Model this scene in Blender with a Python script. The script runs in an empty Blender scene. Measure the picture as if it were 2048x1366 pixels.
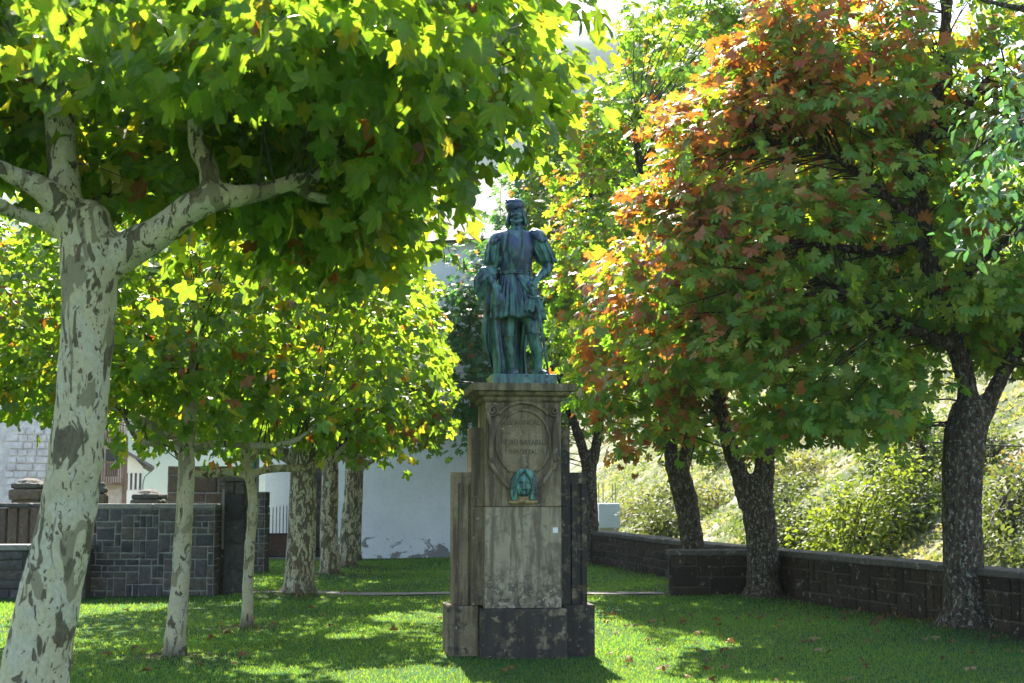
import bpy, bmesh, math, random
import numpy as np
from mathutils import Vector, Matrix, noise
R = math.radians
rng = np.random.default_rng(7)
random.seed(7)
sc = bpy.context.scene
col = sc.collection

# ------------------------------------------------------------------ camera, sky, sun, exposure
CAM = Vector((0, 0, 1.65)); F = 2844.0; PITCH = math.atan(307 / F)
cd = bpy.data.cameras.new('camera'); cam = bpy.data.objects.new('camera', cd); col.objects.link(cam)
cam.location = CAM; cam.rotation_euler = (R(90) + PITCH, 0, 0)
cd.lens = 50; cd.sensor_width = 36; cd.clip_end = 3000; cd.clip_start = 0.05
cd.dof.use_dof = True; cd.dof.focus_distance = 14.7; cd.dof.aperture_fstop = 4.5
sc.camera = cam
SUN_EL, SUN_AZ = 43.0, -7.0            # azimuth measured from +Y towards +X
w = bpy.data.worlds.new('World'); sc.world = w; w.use_nodes = True
nt = w.node_tree; bg = nt.nodes['Background']
sky = nt.nodes.new('ShaderNodeTexSky'); sky.sky_type = 'NISHITA'; sky.sun_disc = False
sky.sun_elevation = R(SUN_EL); sky.sun_rotation = R(SUN_AZ); sky.air_density = 1.0; sky.dust_density = 1.5
nt.links.new(sky.outputs[0], bg.inputs[0]); bg.inputs[1].default_value = 0.10
sl = bpy.data.lights.new('sun', 'SUN'); sun = bpy.data.objects.new('sun', sl); col.objects.link(sun)
sl.energy = 5.0; sl.angle = R(0.53); sl.color = (1.0, 0.93, 0.80)
sdir = Vector((math.sin(R(SUN_AZ)) * math.cos(R(SUN_EL)), math.cos(R(SUN_AZ)) * math.cos(R(SUN_EL)), math.sin(R(SUN_EL))))
sun.rotation_euler = sdir.to_track_quat('Z', 'Y').to_euler(); sun.location = (0, 40, 40)
sc.view_settings.view_transform = 'Standard'; sc.view_settings.look = 'None'
sc.view_settings.gamma = 1; sc.view_settings.exposure = 2.25
sc.render.engine = 'CYCLES'
sc.cycles.max_bounces = 7; sc.cycles.diffuse_bounces = 4; sc.cycles.transmission_bounces = 4; sc.cycles.glossy_bounces = 2

# ------------------------------------------------------------------ helpers
def at(px, py, Y):
    """world point on the vertical plane y=Y seen at pixel px,py of the 2048x1366 photograph"""
    x = (px - 1024) / F; y = (683 - py) / F
    dy = math.cos(PITCH) - y * math.sin(PITCH); dz = math.sin(PITCH) + y * math.cos(PITCH)
    return Vector((x * Y / dy, Y, CAM.z + dz * Y / dy))

def to_px(P):
    P = np.asarray(P) - np.array(CAM)
    c, s = math.cos(PITCH), math.sin(PITCH)
    zf = P[:, 1] * c + P[:, 2] * s; yu = -P[:, 1] * s + P[:, 2] * c
    zf = np.where(zf < 0.1, 0.1, zf)
    return 1024 + F * P[:, 0] / zf, 683 - F * yu / zf, zf

def link(name, me, mat=None, parent=None, loc=None):
    o = bpy.data.objects.new(name, me); col.objects.link(o)
    if mat is not None and len(me.materials) == 0: me.materials.append(mat)
    if parent is not None: o.parent = parent
    if loc is not None: o.location = loc
    return o

def empty(name, loc=(0, 0, 0), rz=0.0):
    o = bpy.data.objects.new(name, None); col.objects.link(o); o.location = loc; o.rotation_euler = (0, 0, rz)
    o.empty_display_size = 0.2
    return o

def tag(o, label=None, cat=None, group=None, kind=None):
    if label: o['label'] = label
    if cat: o['category'] = cat
    if group: o['group'] = group
    if kind: o['kind'] = kind
    return o

def np_mesh(name, V, T, C=None, smooth=False, k=3):
    """mesh from arrays: V (n,3), T (m,k) polygons of k corners, C (n,3) vertex colour"""
    me = bpy.data.meshes.new(name)
    V = np.ascontiguousarray(V, dtype=np.float32); T = np.ascontiguousarray(T, dtype=np.int32)
    me.vertices.add(len(V)); me.vertices.foreach_set('co', V.ravel())
    me.loops.add(T.size); me.loops.foreach_set('vertex_index', T.ravel())
    me.polygons.add(len(T)); me.polygons.foreach_set('loop_start', np.arange(0, T.size, k, dtype=np.int32))
    me.polygons.foreach_set('loop_total', np.full(len(T), k, dtype=np.int32))
    me.polygons.foreach_set('use_smooth', np.full(len(T), smooth, dtype=bool))
    me.update(calc_edges=True)
    if C is not None:
        a = me.color_attributes.new('Col', 'FLOAT_COLOR', 'POINT')
        C4 = np.ones((len(V), 4), dtype=np.float32); C4[:, :3] = C
        a.data.foreach_set('color', C4.ravel())
    me.validate(clean_customdata=False)
    return me

class MB:
    """small mesh collector"""
    def __init__(s): s.v = []; s.f = []
    def add(s, vs, fs):
        b = len(s.v); s.v += [tuple(v) for v in vs]; s.f += [tuple(b + i for i in f) for f in fs]; return s
    def box(s, x0, x1, y0, y1, z0, z1, bev=0.0):
        if bev <= 0:
            return s.add([(x0,y0,z0),(x1,y0,z0),(x1,y1,z0),(x0,y1,z0),(x0,y0,z1),(x1,y0,z1),(x1,y1,z1),(x0,y1,z1)],
                         [(0,3,2,1),(4,5,6,7),(0,1,5,4),(1,2,6,5),(2,3,7,6),(3,0,4,7)])
        bm = bmesh.new(); bmesh.ops.create_cube(bm, size=1)
        for v in bm.verts:
            v.co = Vector(((x0+x1)/2 + v.co.x*(x1-x0), (y0+y1)/2 + v.co.y*(y1-y0), (z0+z1)/2 + v.co.z*(z1-z0)))
        bmesh.ops.bevel(bm, geom=bm.edges[:], offset=bev, segments=2, affect='EDGES', profile=0.6)
        bm.verts.ensure_lookup_table(); bm.verts.index_update()
        s.add([v.co for v in bm.verts], [[v.index for v in f.verts] for f in bm.faces]); bm.free(); return s
    def tube(s, pts, rad, n=8, ry=None, cap=True, mod=None):
        pts = [Vector(p) for p in pts]; m = len(pts)
        if not hasattr(rad, '__len__'): rad = [rad] * m
        if ry is None: ry = rad
        elif not hasattr(ry, '__len__'): ry = [ry] * m
        b = len(s.v); prev = None
        for i, p in enumerate(pts):
            t = (pts[min(i+1, m-1)] - pts[max(i-1, 0)])
            t = t.normalized() if t.length > 1e-9 else Vector((0, 0, 1))
            if prev is None:
                ref = Vector((1, 0, 0)) if abs(t.x) < 0.8 else Vector((0, 1, 0))
                a = (ref - t * ref.dot(t)).normalized()
            else:
                a = prev - t * prev.dot(t); a = a.normalized() if a.length > 1e-6 else t.orthogonal().normalized()
            prev = a; c = t.cross(a)
            for j in range(n):
                th = 2 * math.pi * j / n; q = 1.0 if mod is None else mod(i / (m - 1), th)
                s.v.append(tuple(p + a * (math.cos(th) * rad[i] * q) + c * (math.sin(th) * ry[i] * q)))
        for i in range(m - 1):
            for j in range(n):
                s.f.append((b+i*n+j, b+i*n+(j+1) % n, b+(i+1)*n+(j+1) % n, b+(i+1)*n+j))
        if cap:
            s.f.append(tuple(b + j for j in reversed(range(n)))); s.f.append(tuple(b + (m-1)*n + j for j in range(n)))
        return s
    def ell(s, c, r, n=14, m=10, rot=None):
        c = Vector(c); b = len(s.v)
        for i in range(m + 1):
            ph = math.pi * i / m
            for j in range(n):
                th = 2 * math.pi * j / n
                v = Vector((r[0]*math.sin(ph)*math.cos(th), r[1]*math.sin(ph)*math.sin(th), r[2]*math.cos(ph)))
                if rot is not None: v = rot @ v
                s.v.append(tuple(c + v))
        for i in range(m):
            for j in range(n):
                s.f.append((b+i*n+j, b+(i+1)*n+j, b+(i+1)*n+(j+1) % n, b+i*n+(j+1) % n))
        return s
    def prism(s, poly, z0, z1):
        n = len(poly); b = len(s.v)
        for (x, y) in poly: s.v.append((x, y, z0))
        for (x, y) in poly: s.v.append((x, y, z1))
        for i in range(n): s.f.append((b+i, b+(i+1) % n, b+n+(i+1) % n, b+n+i))
        s.f.append(tuple(b+i for i in reversed(range(n)))); s.f.append(tuple(b+n+i for i in range(n)))
        return s
    def mesh(s, name, smooth=False):
        me = bpy.data.meshes.new(name); me.from_pydata(s.v, [], s.f); me.update()
        if smooth:
            for p in me.polygons: p.use_smooth = True
        return me
    def build(s, name, mat, parent=None, smooth=False, loc=None):
        return link(name, s.mesh(name, smooth), mat, parent, loc)
    def remeshed(s, name, mat, parent=None, vox=0.01, smooth_it=2, disp=None, loc=None):
        o = link(name, s.mesh(name), mat)
        md = o.modifiers.new('r', 'REMESH'); md.mode = 'VOXEL'; md.voxel_size = vox
        if smooth_it:
            ms = o.modifiers.new('s', 'SMOOTH'); ms.factor = 0.5; ms.iterations = smooth_it
        dg = bpy.context.evaluated_depsgraph_get(); dg.update()
        me = bpy.data.meshes.new_from_object(o.evaluated_get(dg))
        old = o.data; o.modifiers.clear(); o.data = me; me.name = name; bpy.data.meshes.remove(old)
        if disp:
            nv = len(me.vertices); co = np.empty(nv * 3, np.float32); nn = np.empty(nv * 3, np.float32)
            me.vertices.foreach_get('co', co); me.vertex_normals.foreach_get('vector', nn)
            co = co.reshape(-1, 3); dv = np.array([disp(q) for q in co.tolist()], np.float32)
            co = co + nn.reshape(-1, 3) * dv[:, None]; me.vertices.foreach_set('co', co.ravel()); me.update()
        for p in me.polygons: p.use_smooth = True
        if len(me.materials) == 0: me.materials.append(mat)
        if parent is not None: o.parent = parent
        if loc is not None: o.location = loc
        return o

def fbm(p, s, octs=3, off=0.0):
    v = 0; a = 1; tot = 0
    for k in range(octs):
        v += a * noise.noise(Vector(p) * s * (2 ** k) + Vector((off, off*1.7, -off))); tot += a; a *= 0.5
    return v / tot

# ------------------------------------------------------------------ materials
class NT:
    def __init__(s, name):
        s.m = bpy.data.materials.new(name); s.m.use_nodes = True; s.t = s.m.node_tree
        s.b = s.t.nodes['Principled BSDF']; s.out = s.t.nodes['Material Output']
    def n(s, typ, **kw):
        nd = s.t.nodes.new(typ)
        for k, v in kw.items():
            if k.startswith('i_'):
                key = k[2:]; key = int(key) if key.isdigit() else key.replace('_', ' ')
                nd.inputs[key].default_value = v
            else: setattr(nd, k, v)
        return nd
    def l(s, a, b): s.t.links.new(a, b)
    def coord(s, scale=(1, 1, 1), kind='Object'):
        tc = s.n('ShaderNodeTexCoord'); mp = s.n('ShaderNodeMapping'); mp.inputs['Scale'].default_value = scale
        s.l(tc.outputs[kind], mp.inputs[0]); return mp.outputs[0]
    def geo(s, scale=(1, 1, 1)):
        g = s.n('ShaderNodeNewGeometry'); mp = s.n('ShaderNodeMapping'); mp.inputs['Scale'].default_value = scale
        s.l(g.outputs['Position'], mp.inputs[0]); return mp.outputs[0]
    def noise(s, vec, scale, detail=4, rough=0.55, dist=0.0):
        nd = s.n('ShaderNodeTexNoise'); nd.inputs['Scale'].default_value = scale; nd.inputs['Detail'].default_value = detail
        nd.inputs['Roughness'].default_value = rough; nd.inputs['Distortion'].default_value = dist
        s.l(vec, nd.inputs['Vector']); return nd.outputs['Fac']
    def ramp(s, fac, stops, interp='LINEAR'):
        r = s.n('ShaderNodeValToRGB'); cr = r.color_ramp; cr.interpolation = interp
        while len(cr.elements) < len(stops): cr.elements.new(0.5)
        for e, (p, c) in zip(cr.elements, stops):
            e.position = p; e.color = (c, c, c, 1) if not hasattr(c, '__len__') else (*c, 1)
        s.l(fac, r.inputs[0]); return r.outputs[0]
    def mix(s, fac, a, b, mode='MIX'):
        m = s.n('ShaderNodeMix', data_type='RGBA', blend_type=mode)
        for sock, v in ((m.inputs[0], fac), (m.inputs[6], a), (m.inputs[7], b)):
            if isinstance(v, (int, float)): sock.default_value = v
            elif isinstance(v, tuple): sock.default_value = (*v, 1)
            else: s.l(v, sock)
        return m.outputs[2]
    def bump(s, h, strength=0.5, dist=0.01):
        b = s.n('ShaderNodeBump'); b.inputs['Strength'].default_value = strength; b.inputs['Distance'].default_value = dist
        s.l(h, b.inputs['Height']); s.l(b.outputs[0], s.b.inputs['Normal'])
    def base(s, c):
        if isinstance(c, tuple): s.b.inputs['Base Color'].default_value = (*c, 1)
        else: s.l(c, s.b.inputs['Base Color'])
    def set(s, rough=0.8, metal=0.0, spec=0.4):
        s.b.inputs['Roughness'].default_value = rough; s.b.inputs['Metallic'].default_value = metal
        s.b.inputs['Specular IOR Level'].default_value = spec; return s

def leaf_material(name, trans=0.5, tint=(1.5, 1.45, 0.6), rough=0.42, spec=0.45):
    t = NT(name); t.set(rough, 0, spec)
    a = t.n('ShaderNodeVertexColor', layer_name='Col')
    v = t.geo(); nz = t.noise(v, 25, 2)
    c = t.mix(t.ramp(nz, [(0.3, 0.0), (0.7, 0.25)]), a.outputs[0], (0.20, 0.16, 0.02))
    t.base(c)
    tr = t.n('ShaderNodeBsdfTranslucent')
    tc = t.mix(1.0, c, tint, 'MULTIPLY'); t.l(tc, tr.inputs[0])
    mx = t.n('ShaderNodeMixShader'); mx.inputs[0].default_value = trans
    t.l(t.b.outputs[0], mx.inputs[1]); t.l(tr.outputs[0], mx.inputs[2]); t.l(mx.outputs[0], t.out.inputs[0])
    return t.m

M = {}
M['leaf_plane'] = leaf_material('plane_leaf', 0.50, (4.2, 3.7, 1.3))
M['leaf_chest'] = leaf_material('chestnut_leaf', 0.44, (2.9, 2.7, 0.9), 0.5)
M['leaf_gloss'] = leaf_material('glossy_leaf', 0.35, (1.6, 1.8, 1.0), 0.30, 0.7)
M['leaf_far'] = leaf_material('far_leaf', 0.4, (2.0, 2.0, 0.9), 0.6, 0.3)
M['grass'] = leaf_material('grass_blade', 0.47, (5.2, 3.7, 1.0), 0.5, 0.35)
M['dead_leaf'] = leaf_material('dead_leaf', 0.15, (1.3, 1.1, 0.8), 0.7, 0.2)

def m_plane_bark(name, cover, scale, warm=1.0):
    t = NT(name); t.set(0.75, 0, 0.3)
    v = t.coord((1, 1, 0.42)); v1 = t.coord((1, 1, 0.75))
    n1 = t.noise(v, 8.5 * scale, 3, 0.55, 0.7)
    n2 = t.noise(v, 19 * scale, 3, 0.6, 0.9)
    n3 = t.noise(v, 3.0 * scale, 2, 0.5, 0.3)
    pale = t.mix(t.ramp(n3, [(0.35, 0.0), (0.65, 1.0)]), (0.48, 0.44, 0.29), (0.36, 0.33, 0.21))
    pale = t.mix(t.ramp(t.noise(v1, 5 * scale, 2), [(0.48, 0.0), (0.56, 1.0)]), pale, (0.44, 0.415, 0.31))
    olive = t.mix(t.ramp(n2, [(0.4, 0.0), (0.6, 1.0)]), (0.115, 0.10, 0.06), (0.065, 0.052, 0.032))
    f1 = t.ramp(n1, [(cover, 0.0), (cover + 0.022, 1.0)])
    f2 = t.ramp(n2, [(cover + 0.055, 0.0), (cover + 0.075, 1.0)])
    f3 = t.ramp(t.noise(v, 4.2 * scale, 3, 0.5, 0.9), [(0.56, 0.0), (0.57, 1.0)])
    f4 = t.ramp(t.noise(v1, 30 * scale, 2, 0.5, 0.3), [(0.68, 0.0), (0.69, 1.0)])
    c = t.mix(f3, pale, (0.22, 0.20, 0.125)); c = t.mix(f1, c, olive); c = t.mix(f2, c, (0.095, 0.07, 0.042)); c = t.mix(f4, c, (0.12, 0.075, 0.04))
    tc = t.n('ShaderNodeTexCoord'); sp = t.n('ShaderNodeSeparateXYZ'); t.l(tc.outputs['Object'], sp.inputs[0])
    c = t.mix(t.ramp(t.noise(v1, 45, 5, 0.7), [(0.3, 0.45), (0.6, 0.0)]), c, (0.17, 0.15, 0.10))
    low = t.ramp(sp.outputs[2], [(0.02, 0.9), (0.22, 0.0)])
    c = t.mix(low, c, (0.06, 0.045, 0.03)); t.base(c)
    h = t.mix(1.0, f1, f2, 'ADD'); h2 = t.mix(0.25, h, t.noise(v1, 60, 3), 'ADD')
    t.bump(h2, 0.6, 0.01); return t.m
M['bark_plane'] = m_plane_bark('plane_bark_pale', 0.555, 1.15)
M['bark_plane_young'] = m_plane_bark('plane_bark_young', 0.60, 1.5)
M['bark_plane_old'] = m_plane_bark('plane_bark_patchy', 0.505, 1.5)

def m_dark_bark():
    t = NT('chestnut_bark'); t.set(0.9, 0, 0.2)
    v = t.coord((1, 1, 0.3)); v1 = t.coord((1, 1, 0.6))
    n = t.noise(v, 22, 4, 0.6, 0.5)
    c = t.ramp(n, [(0.35, (0.022, 0.017, 0.012)), (0.55, (0.065, 0.05, 0.036)), (0.7, (0.11, 0.09, 0.065))])
    lich = t.ramp(t.noise(v1, 24, 6, 0.7, 0.2), [(0.545, 0.0), (0.62, 0.9)])
    c = t.mix(lich, c, (0.24, 0.25, 0.20)); t.base(c)
    t.bump(n, 1.0, 0.03); return t.m
M['bark_dark'] = m_dark_bark()

def m_stone(name, c0, c1, c2, lichen=0.35, scale=1.0):
    t = NT(name); t.set(0.9, 0, 0.25)
    oi = t.n('ShaderNodeObjectInfo'); v = t.geo()
    c = t.ramp(oi.outputs['Random'], [(0.0, c0), (0.5, c1), (1.0, c2)])
    n = t.noise(v, 14 * scale, 5, 0.65)
    c = t.mix(t.ramp(n, [(0.3, 0.75), (0.7, 0.0)]), c, tuple(x * 0.45 for x in c0))
    li = t.ramp(t.noise(v, 9 * scale, 5, 0.7, 0.3), [(0.60, 0.0), (0.66, lichen)])
    c = t.mix(li, c, (0.34, 0.33, 0.27)); t.base(c)
    t.bump(t.noise(v, 35 * scale, 5, 0.6), 0.7, 0.012); return t.m
M['stone_dark'] = m_stone('dark_rubble_stone', (0.055, 0.053, 0.055), (0.10, 0.096, 0.10), (0.14, 0.118, 0.095))
M['stone_brown'] = m_stone('brown_stone', (0.13, 0.10, 0.07), (0.17, 0.13, 0.09), (0.11, 0.09, 0.07))
M['stone_black'] = m_stone('mossy_dark_stone', (0.028, 0.023, 0.017), (0.050, 0.039, 0.026), (0.072, 0.053, 0.033), 0.6)
M['mortar'] = m_stone('pale_mortar', (0.34, 0.34, 0.335), (0.36, 0.36, 0.355), (0.34, 0.34, 0.335), 0.2)
M['mortar_dark'] = m_stone('dark_mortar', (0.09, 0.08, 0.065), (0.09, 0.08, 0.065), (0.09, 0.08, 0.065), 0.5)
M['coping'] = m_stone('grey_coping', (0.24, 0.235, 0.22), (0.28, 0.27, 0.25), (0.22, 0.21, 0.2), 0.6)
M['coping_dark'] = m_stone('dark_coping', (0.10, 0.095, 0.085), (0.13, 0.12, 0.10), (0.09, 0.085, 0.075), 0.7)
M['stone_pale'] = m_stone('pale_house_stone', (0.68, 0.62, 0.60), (0.76, 0.70, 0.67), (0.70, 0.66, 0.68), 0.3, 0.3)

def m_monument(name, dark):
    """sandstone with vertical dirt streaks; dark = how much black crust"""
    t = NT(name); t.set(0.88, 0, 0.25)
    v = t.coord(); vs = t.coord((6, 6, 0.7))
    c = t.ramp(t.noise(v, 3.5, 4), [(0.3, (0.19, 0.145, 0.088)), (0.7, (0.29, 0.225, 0.140))])
    st = t.ramp(t.noise(vs, 1.6, 5, 0.65), [(0.44, 0.0), (0.58, 0.85)])
    c = t.mix(t.ramp(t.noise(v, 9, 5, 0.7, 0.5), [(0.5, 0.0), (0.62, 0.6)]), c, (0.33, 0.28, 0.20))
    c = t.mix(st, c, (0.085, 0.065, 0.048))
    cr = t.ramp(t.noise(v, 7, 6, 0.65, 0.3), [(0.62 - dark, 0.0), (0.72 - dark, 0.9)])
    c = t.mix(cr, c, (0.035, 0.030, 0.030))
    li = t.ramp(t.noise(v, 16, 4, 0.6), [(0.66, 0.0), (0.70, 0.75)])
    c = t.mix(li, c, (0.36, 0.35, 0.31))
    fine = t.noise(v, 60, 4, 0.7)
    c = t.mix(t.ramp(fine, [(0.3, 0.35), (0.6, 0.0)]), c, (0.04, 0.035, 0.03)); t.base(c)
    t.bump(t.noise(v, 45, 5, 0.65), 0.6, 0.008); return t.m
M['sand'] = m_monument('weathered_sandstone', -0.02)
M['sand_mid'] = m_monument('stained_sandstone', 0.08)
M['sand_black'] = m_monument('blackened_sandstone', 0.24)

def m_slab():
    t = NT('grey_limewashed_slab'); t.set(0.88, 0, 0.25)
    v = t.coord(); vs = t.coord((7, 7, 0.9))
    c = t.ramp(t.noise(v, 5, 5, 0.6), [(0.3, (0.25, 0.21, 0.145)), (0.7, (0.38, 0.325, 0.23))])
    st = t.ramp(t.noise(vs, 1.5, 4, 0.65), [(0.45, 0.0), (0.58, 0.8)])
    c = t.mix(st, c, (0.12, 0.095, 0.065))
    tc = t.n('ShaderNodeTexCoord'); sp = t.n('ShaderNodeSeparateXYZ'); t.l(tc.outputs['Object'], sp.inputs[0])
    lo = t.ramp(sp.outputs[2], [(0.50, 1.0), (0.85, 0.55), (1.25, 0.0)])
    c = t.mix(t.ramp(t.noise(v, 7, 6, 0.7, 0.8), [(0.52, 0.0), (0.60, 0.65)]), c, (0.14, 0.115, 0.085))
    pit = t.ramp(t.noise(v, 13, 6, 0.7, 0.6), [(0.47, 0.0), (0.56, 0.9)])
    c = t.mix(t.mix(1.0, pit, lo, 'MULTIPLY'), c, (0.065, 0.058, 0.052))
    sp2 = t.ramp(t.noise(v, 24, 4, 0.6, 0.5), [(0.60, 0.0), (0.64, 0.8)])
    c = t.mix(t.mix(1.0, sp2, lo, 'MULTIPLY'), c, (0.42, 0.40, 0.34)); t.base(c)
    t.bump(t.noise(v, 30, 6, 0.65), 0.6, 0.01); return t.m
M['slab'] = m_slab()

def m_bronze(name='bronze_patina', g=(0.095, 0.225, 0.195), d=(0.032, 0.052, 0.078), lo=0.42, hi=0.58):
    t = NT(name); t.set(0.42, 0.35, 0.5)
    v = t.coord(); vs = t.coord((9, 9, 1.3))
    st = t.ramp(t.noise(vs, 1.8, 4, 0.6, 0.3), [(lo, 0.0), (hi, 1.0)])
    c = t.mix(st, d, g)
    c = t.mix(t.ramp(t.noise(v, 11, 4, 0.6), [(0.55, 0.0), (0.72, 0.7)]), c, (0.13, 0.27, 0.21))
    c = t.mix(t.ramp(t.noise(v, 4, 3), [(0.60, 0.0), (0.72, 0.7)]), c, (0.045, 0.028, 0.022)); t.base(c)
    rr = t.ramp(st, [(0.0, 0.27), (1.0, 0.6)]); t.l(rr, t.b.inputs['Roughness'])
    t.bump(t.noise(v, 45, 4, 0.65), 0.5, 0.008); return t.m
M['bronze'] = m_bronze()
M['bronze_blue'] = m_bronze('bronze_blue_patina', (0.10, 0.19, 0.19), (0.048, 0.070, 0.125), 0.5, 0.62)
M['bronze_turq'] = m_bronze('bronze_turquoise_patina', (0.12, 0.30, 0.25), (0.02, 0.06, 0.06), 0.42, 0.55)
M['bronze_turq'].node_tree.nodes['Principled BSDF'].inputs['Metallic'].default_value = 0.1

def simple(name, c, rough=0.7, metal=0.0, var=0.2, scale=8, bump=0.2):
    t = NT(name); t.set(rough, metal, 0.4); v = t.coord()
    n = t.noise(v, scale, 4)
    t.base(t.mix(t.ramp(n, [(0.3, 0.0), (0.7, 1.0)]), tuple(x * (1 - var) for x in c), tuple(min(1, x * (1 + var)) for x in c)))
    t.bump(t.noise(v, scale * 6, 3), bump, 0.004); return t.m
M['white_paint'] = simple('white_plate', (0.75, 0.75, 0.75), 0.5, 0, 0.03)
M['ochre'] = simple('ochre_lime_crust', (0.30, 0.22, 0.11), 0.9, 0, 0.4, 30, 0.8)
M['green_pipe'] = simple('green_pipe_paint', (0.02, 0.11, 0.075), 0.4)
M['grey_pipe'] = simple('galvanised_post', (0.13, 0.15, 0.15), 0.5, 0.2, 0.15)
M['iron'] = simple('dark_iron', (0.025, 0.027, 0.04), 0.5, 0.5)
M['rust_panel'] = simple('brown_gate_panel', (0.10, 0.06, 0.045), 0.7, 0.1, 0.3)
M['blue_sign'] = simple('blue_sign_paint', (0.01, 0.13, 0.55), 0.4, 0, 0.05)
M['sign_black'] = simple('black_sign_print', (0.015, 0.015, 0.015), 0.5)
M['cable'] = simple('black_cable', (0.03, 0.03, 0.03), 0.6)
M['roof'] = simple('grey_slate_roof', (0.10, 0.095, 0.10), 0.8, 0, 0.3, 3)
M['house_white'] = simple('white_render', (0.72, 0.72, 0.70), 0.9, 0, 0.06, 1)
M['glass_dark'] = simple('dark_window_glass', (0.04, 0.05, 0.06), 0.15)
M['timber'] = simple('brown_timber', (0.22, 0.15, 0.11), 0.8, 0, 0.3)
M['tank'] = simple('pale_blue_container_paint', (0.42, 0.50, 0.58), 0.5, 0, 0.06, 2)
M['path'] = simple('grey_path_concrete', (0.17, 0.16, 0.145), 0.9, 0, 0.35, 4, 0.6)
M['rock'] = simple('pale_rock', (0.32, 0.31, 0.30), 0.9, 0, 0.35, 1.5, 0.9)
M['twig'] = simple('twig_bark', (0.05, 0.04, 0.03), 0.9, 0, 0.3)

def m_plaster():
    t = NT('white_plaster_church'); t.set(0.9, 0, 0.2)
    v = t.geo(); 
    c = t.ramp(t.noise(v, 1.2, 5, 0.6), [(0.3, (0.68, 0.70, 0.76)), (0.7, (0.78, 0.79, 0.84))])
    c = t.mix(t.ramp(t.noise(v, 9, 5, 0.7), [(0.45, 0.0), (0.7, 0.25)]), c, (0.50, 0.48, 0.47))
    g = t.n('ShaderNodeNewGeometry'); sp = t.n('ShaderNodeSeparateXYZ'); t.l(g.outputs['Position'], sp.inputs[0])
    mu = t.n('ShaderNodeMath', operation='MULTIPLY'); mu.inputs[1].default_value = 0.25; t.l(sp.outputs[2], mu.inputs[0])
    band = t.ramp(mu.outputs[0], [(0.0, 0.25), (0.05, 0.17), (0.13, 0.12), (0.19, -0.0), (0.26, -0.0)])
    ad = t.n('ShaderNodeMath', operation='ADD'); t.l(band, ad.inputs[0]); t.l(t.noise(t.geo((1, 1, 1.7)), 1.9, 5, 0.62, 0.8), ad.inputs[1])
    fl = t.ramp(ad.outputs[0], [(0.70, 0.0), (0.73, 0.8)])
    c = t.mix(fl, c, (0.13, 0.115, 0.11)); t.base(c)
    t.bump(t.noise(v, 14, 4), 0.4, 0.01); return t.m
M['plaster'] = m_plaster()

def m_ground(name, stops, sc0, sc1, soil_=False):
    t = NT(name); t.set(0.95, 0, 0.1); v = t.geo()
    c = t.ramp(t.noise(v, sc0, 5, 0.6, 0.3), stops)
    c = t.mix(t.ramp(t.noise(v, sc1, 4, 0.7), [(0.35, 0.5), (0.65, 0.0)]), c, tuple(x * 0.5 for x in stops[0][1]))
    if soil_:
        a = t.n('ShaderNodeVertexColor', layer_name='Col'); c = t.mix(a.outputs[0], c, t.ramp(t.noise(v, 12, 4), [(0.3, (0.035, 0.027, 0.018)), (0.7, (0.085, 0.065, 0.042))]))
    t.base(c); t.bump(t.noise(v, sc1, 5, 0.7), 0.7, 0.03); return t.m
M['lawn'] = m_ground('lawn_soil_and_turf', [(0.3, (0.022, 0.075, 0.022)), (0.55, (0.032, 0.105, 0.030)), (0.72, (0.06, 0.10, 0.035))], 0.9, 30, True)
M['terrain'] = m_ground('meadow_ground', [(0.3, (0.06, 0.09, 0.025)), (0.6, (0.13, 0.14, 0.06)), (0.8, (0.2, 0.18, 0.12))], 0.1, 2)
M['hill'] = m_ground('grassy_scree_hill', [(0.36, (0.03, 0.05, 0.022)), (0.46, (0.11, 0.13, 0.05)), (0.55, (0.20, 0.19, 0.10)), (0.64, (0.34, 0.32, 0.28))], 0.42, 3.0)
M['mountain'] = m_ground('far_mountain', [(0.3, (0.07, 0.12, 0.10)), (0.7, (0.14, 0.19, 0.14))], 0.012, 0.08)

# ------------------------------------------------------------------ ground and terrain
TREES_AT = [(-2.95, 8.5, .10), (-3.5, 14.7, .04), (-3.3, 17.9, .04), (-3.55, 23.4, .10), (-3.7, 29.0, .10), (-3.7, 32.3, .08), (5.75, 18.0, .06), (4.1, 23.1, .05), (3.3, 26, .05)]
def lawn_z(x, y):
    z = 0.012 * np.sin(x * 1.3 + 0.6 * y) + 0.012 * np.sin(y * 0.9 - x * 0.5)
    for (tx, ty, h) in TREES_AT: z = z + h * np.exp(-((x - tx) ** 2 + (y - ty) ** 2) / 0.7)
    return z
def grid_mesh(name, xs, ys, fz, mat, smooth=True):
    X, Y = np.meshgrid(xs, ys); Z = fz(X, Y); V = np.stack([X, Y, Z], -1).reshape(-1, 3)
    nx, ny = len(xs), len(ys); i = np.arange((nx - 1) * (ny - 1)); r, c = i // (nx - 1), i % (nx - 1)
    a = r * nx + c; T = np.stack([a, a + 1, a + nx + 1, a + nx], 1)
    return link(name, np_mesh(name, V, T, smooth=smooth, k=4), mat)
WALL = [(1.55, 38.5), (3.2, 28.9), (4.35, 23.5), (6.05, 16.8), (8.2, 9.0), (10.5, 0.0)]
def soil(x, y):
    m = 0
    for (tx, ty, h) in TREES_AT: m = m + np.exp(-((x - tx) ** 2 + (y - ty) ** 2) / (.22 if h < .08 else .45))
    wl = np.interp(y, [q[1] for q in WALL[::-1]], [q[0] for q in WALL[::-1]])
    m = m + np.clip(1 - (wl - x) / .75, 0, 1) * .8 + .45 * np.clip(np.sin(x * 1.7 + 1.3 * np.sin(y * .9)) * np.sin(y * 1.1 + 1.7 * np.sin(x * .8)) - .45, 0, 1) + .7 * np.exp(-((y - 24.2) / .5) ** 2)
    return np.clip(m, 0, 1)
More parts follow.
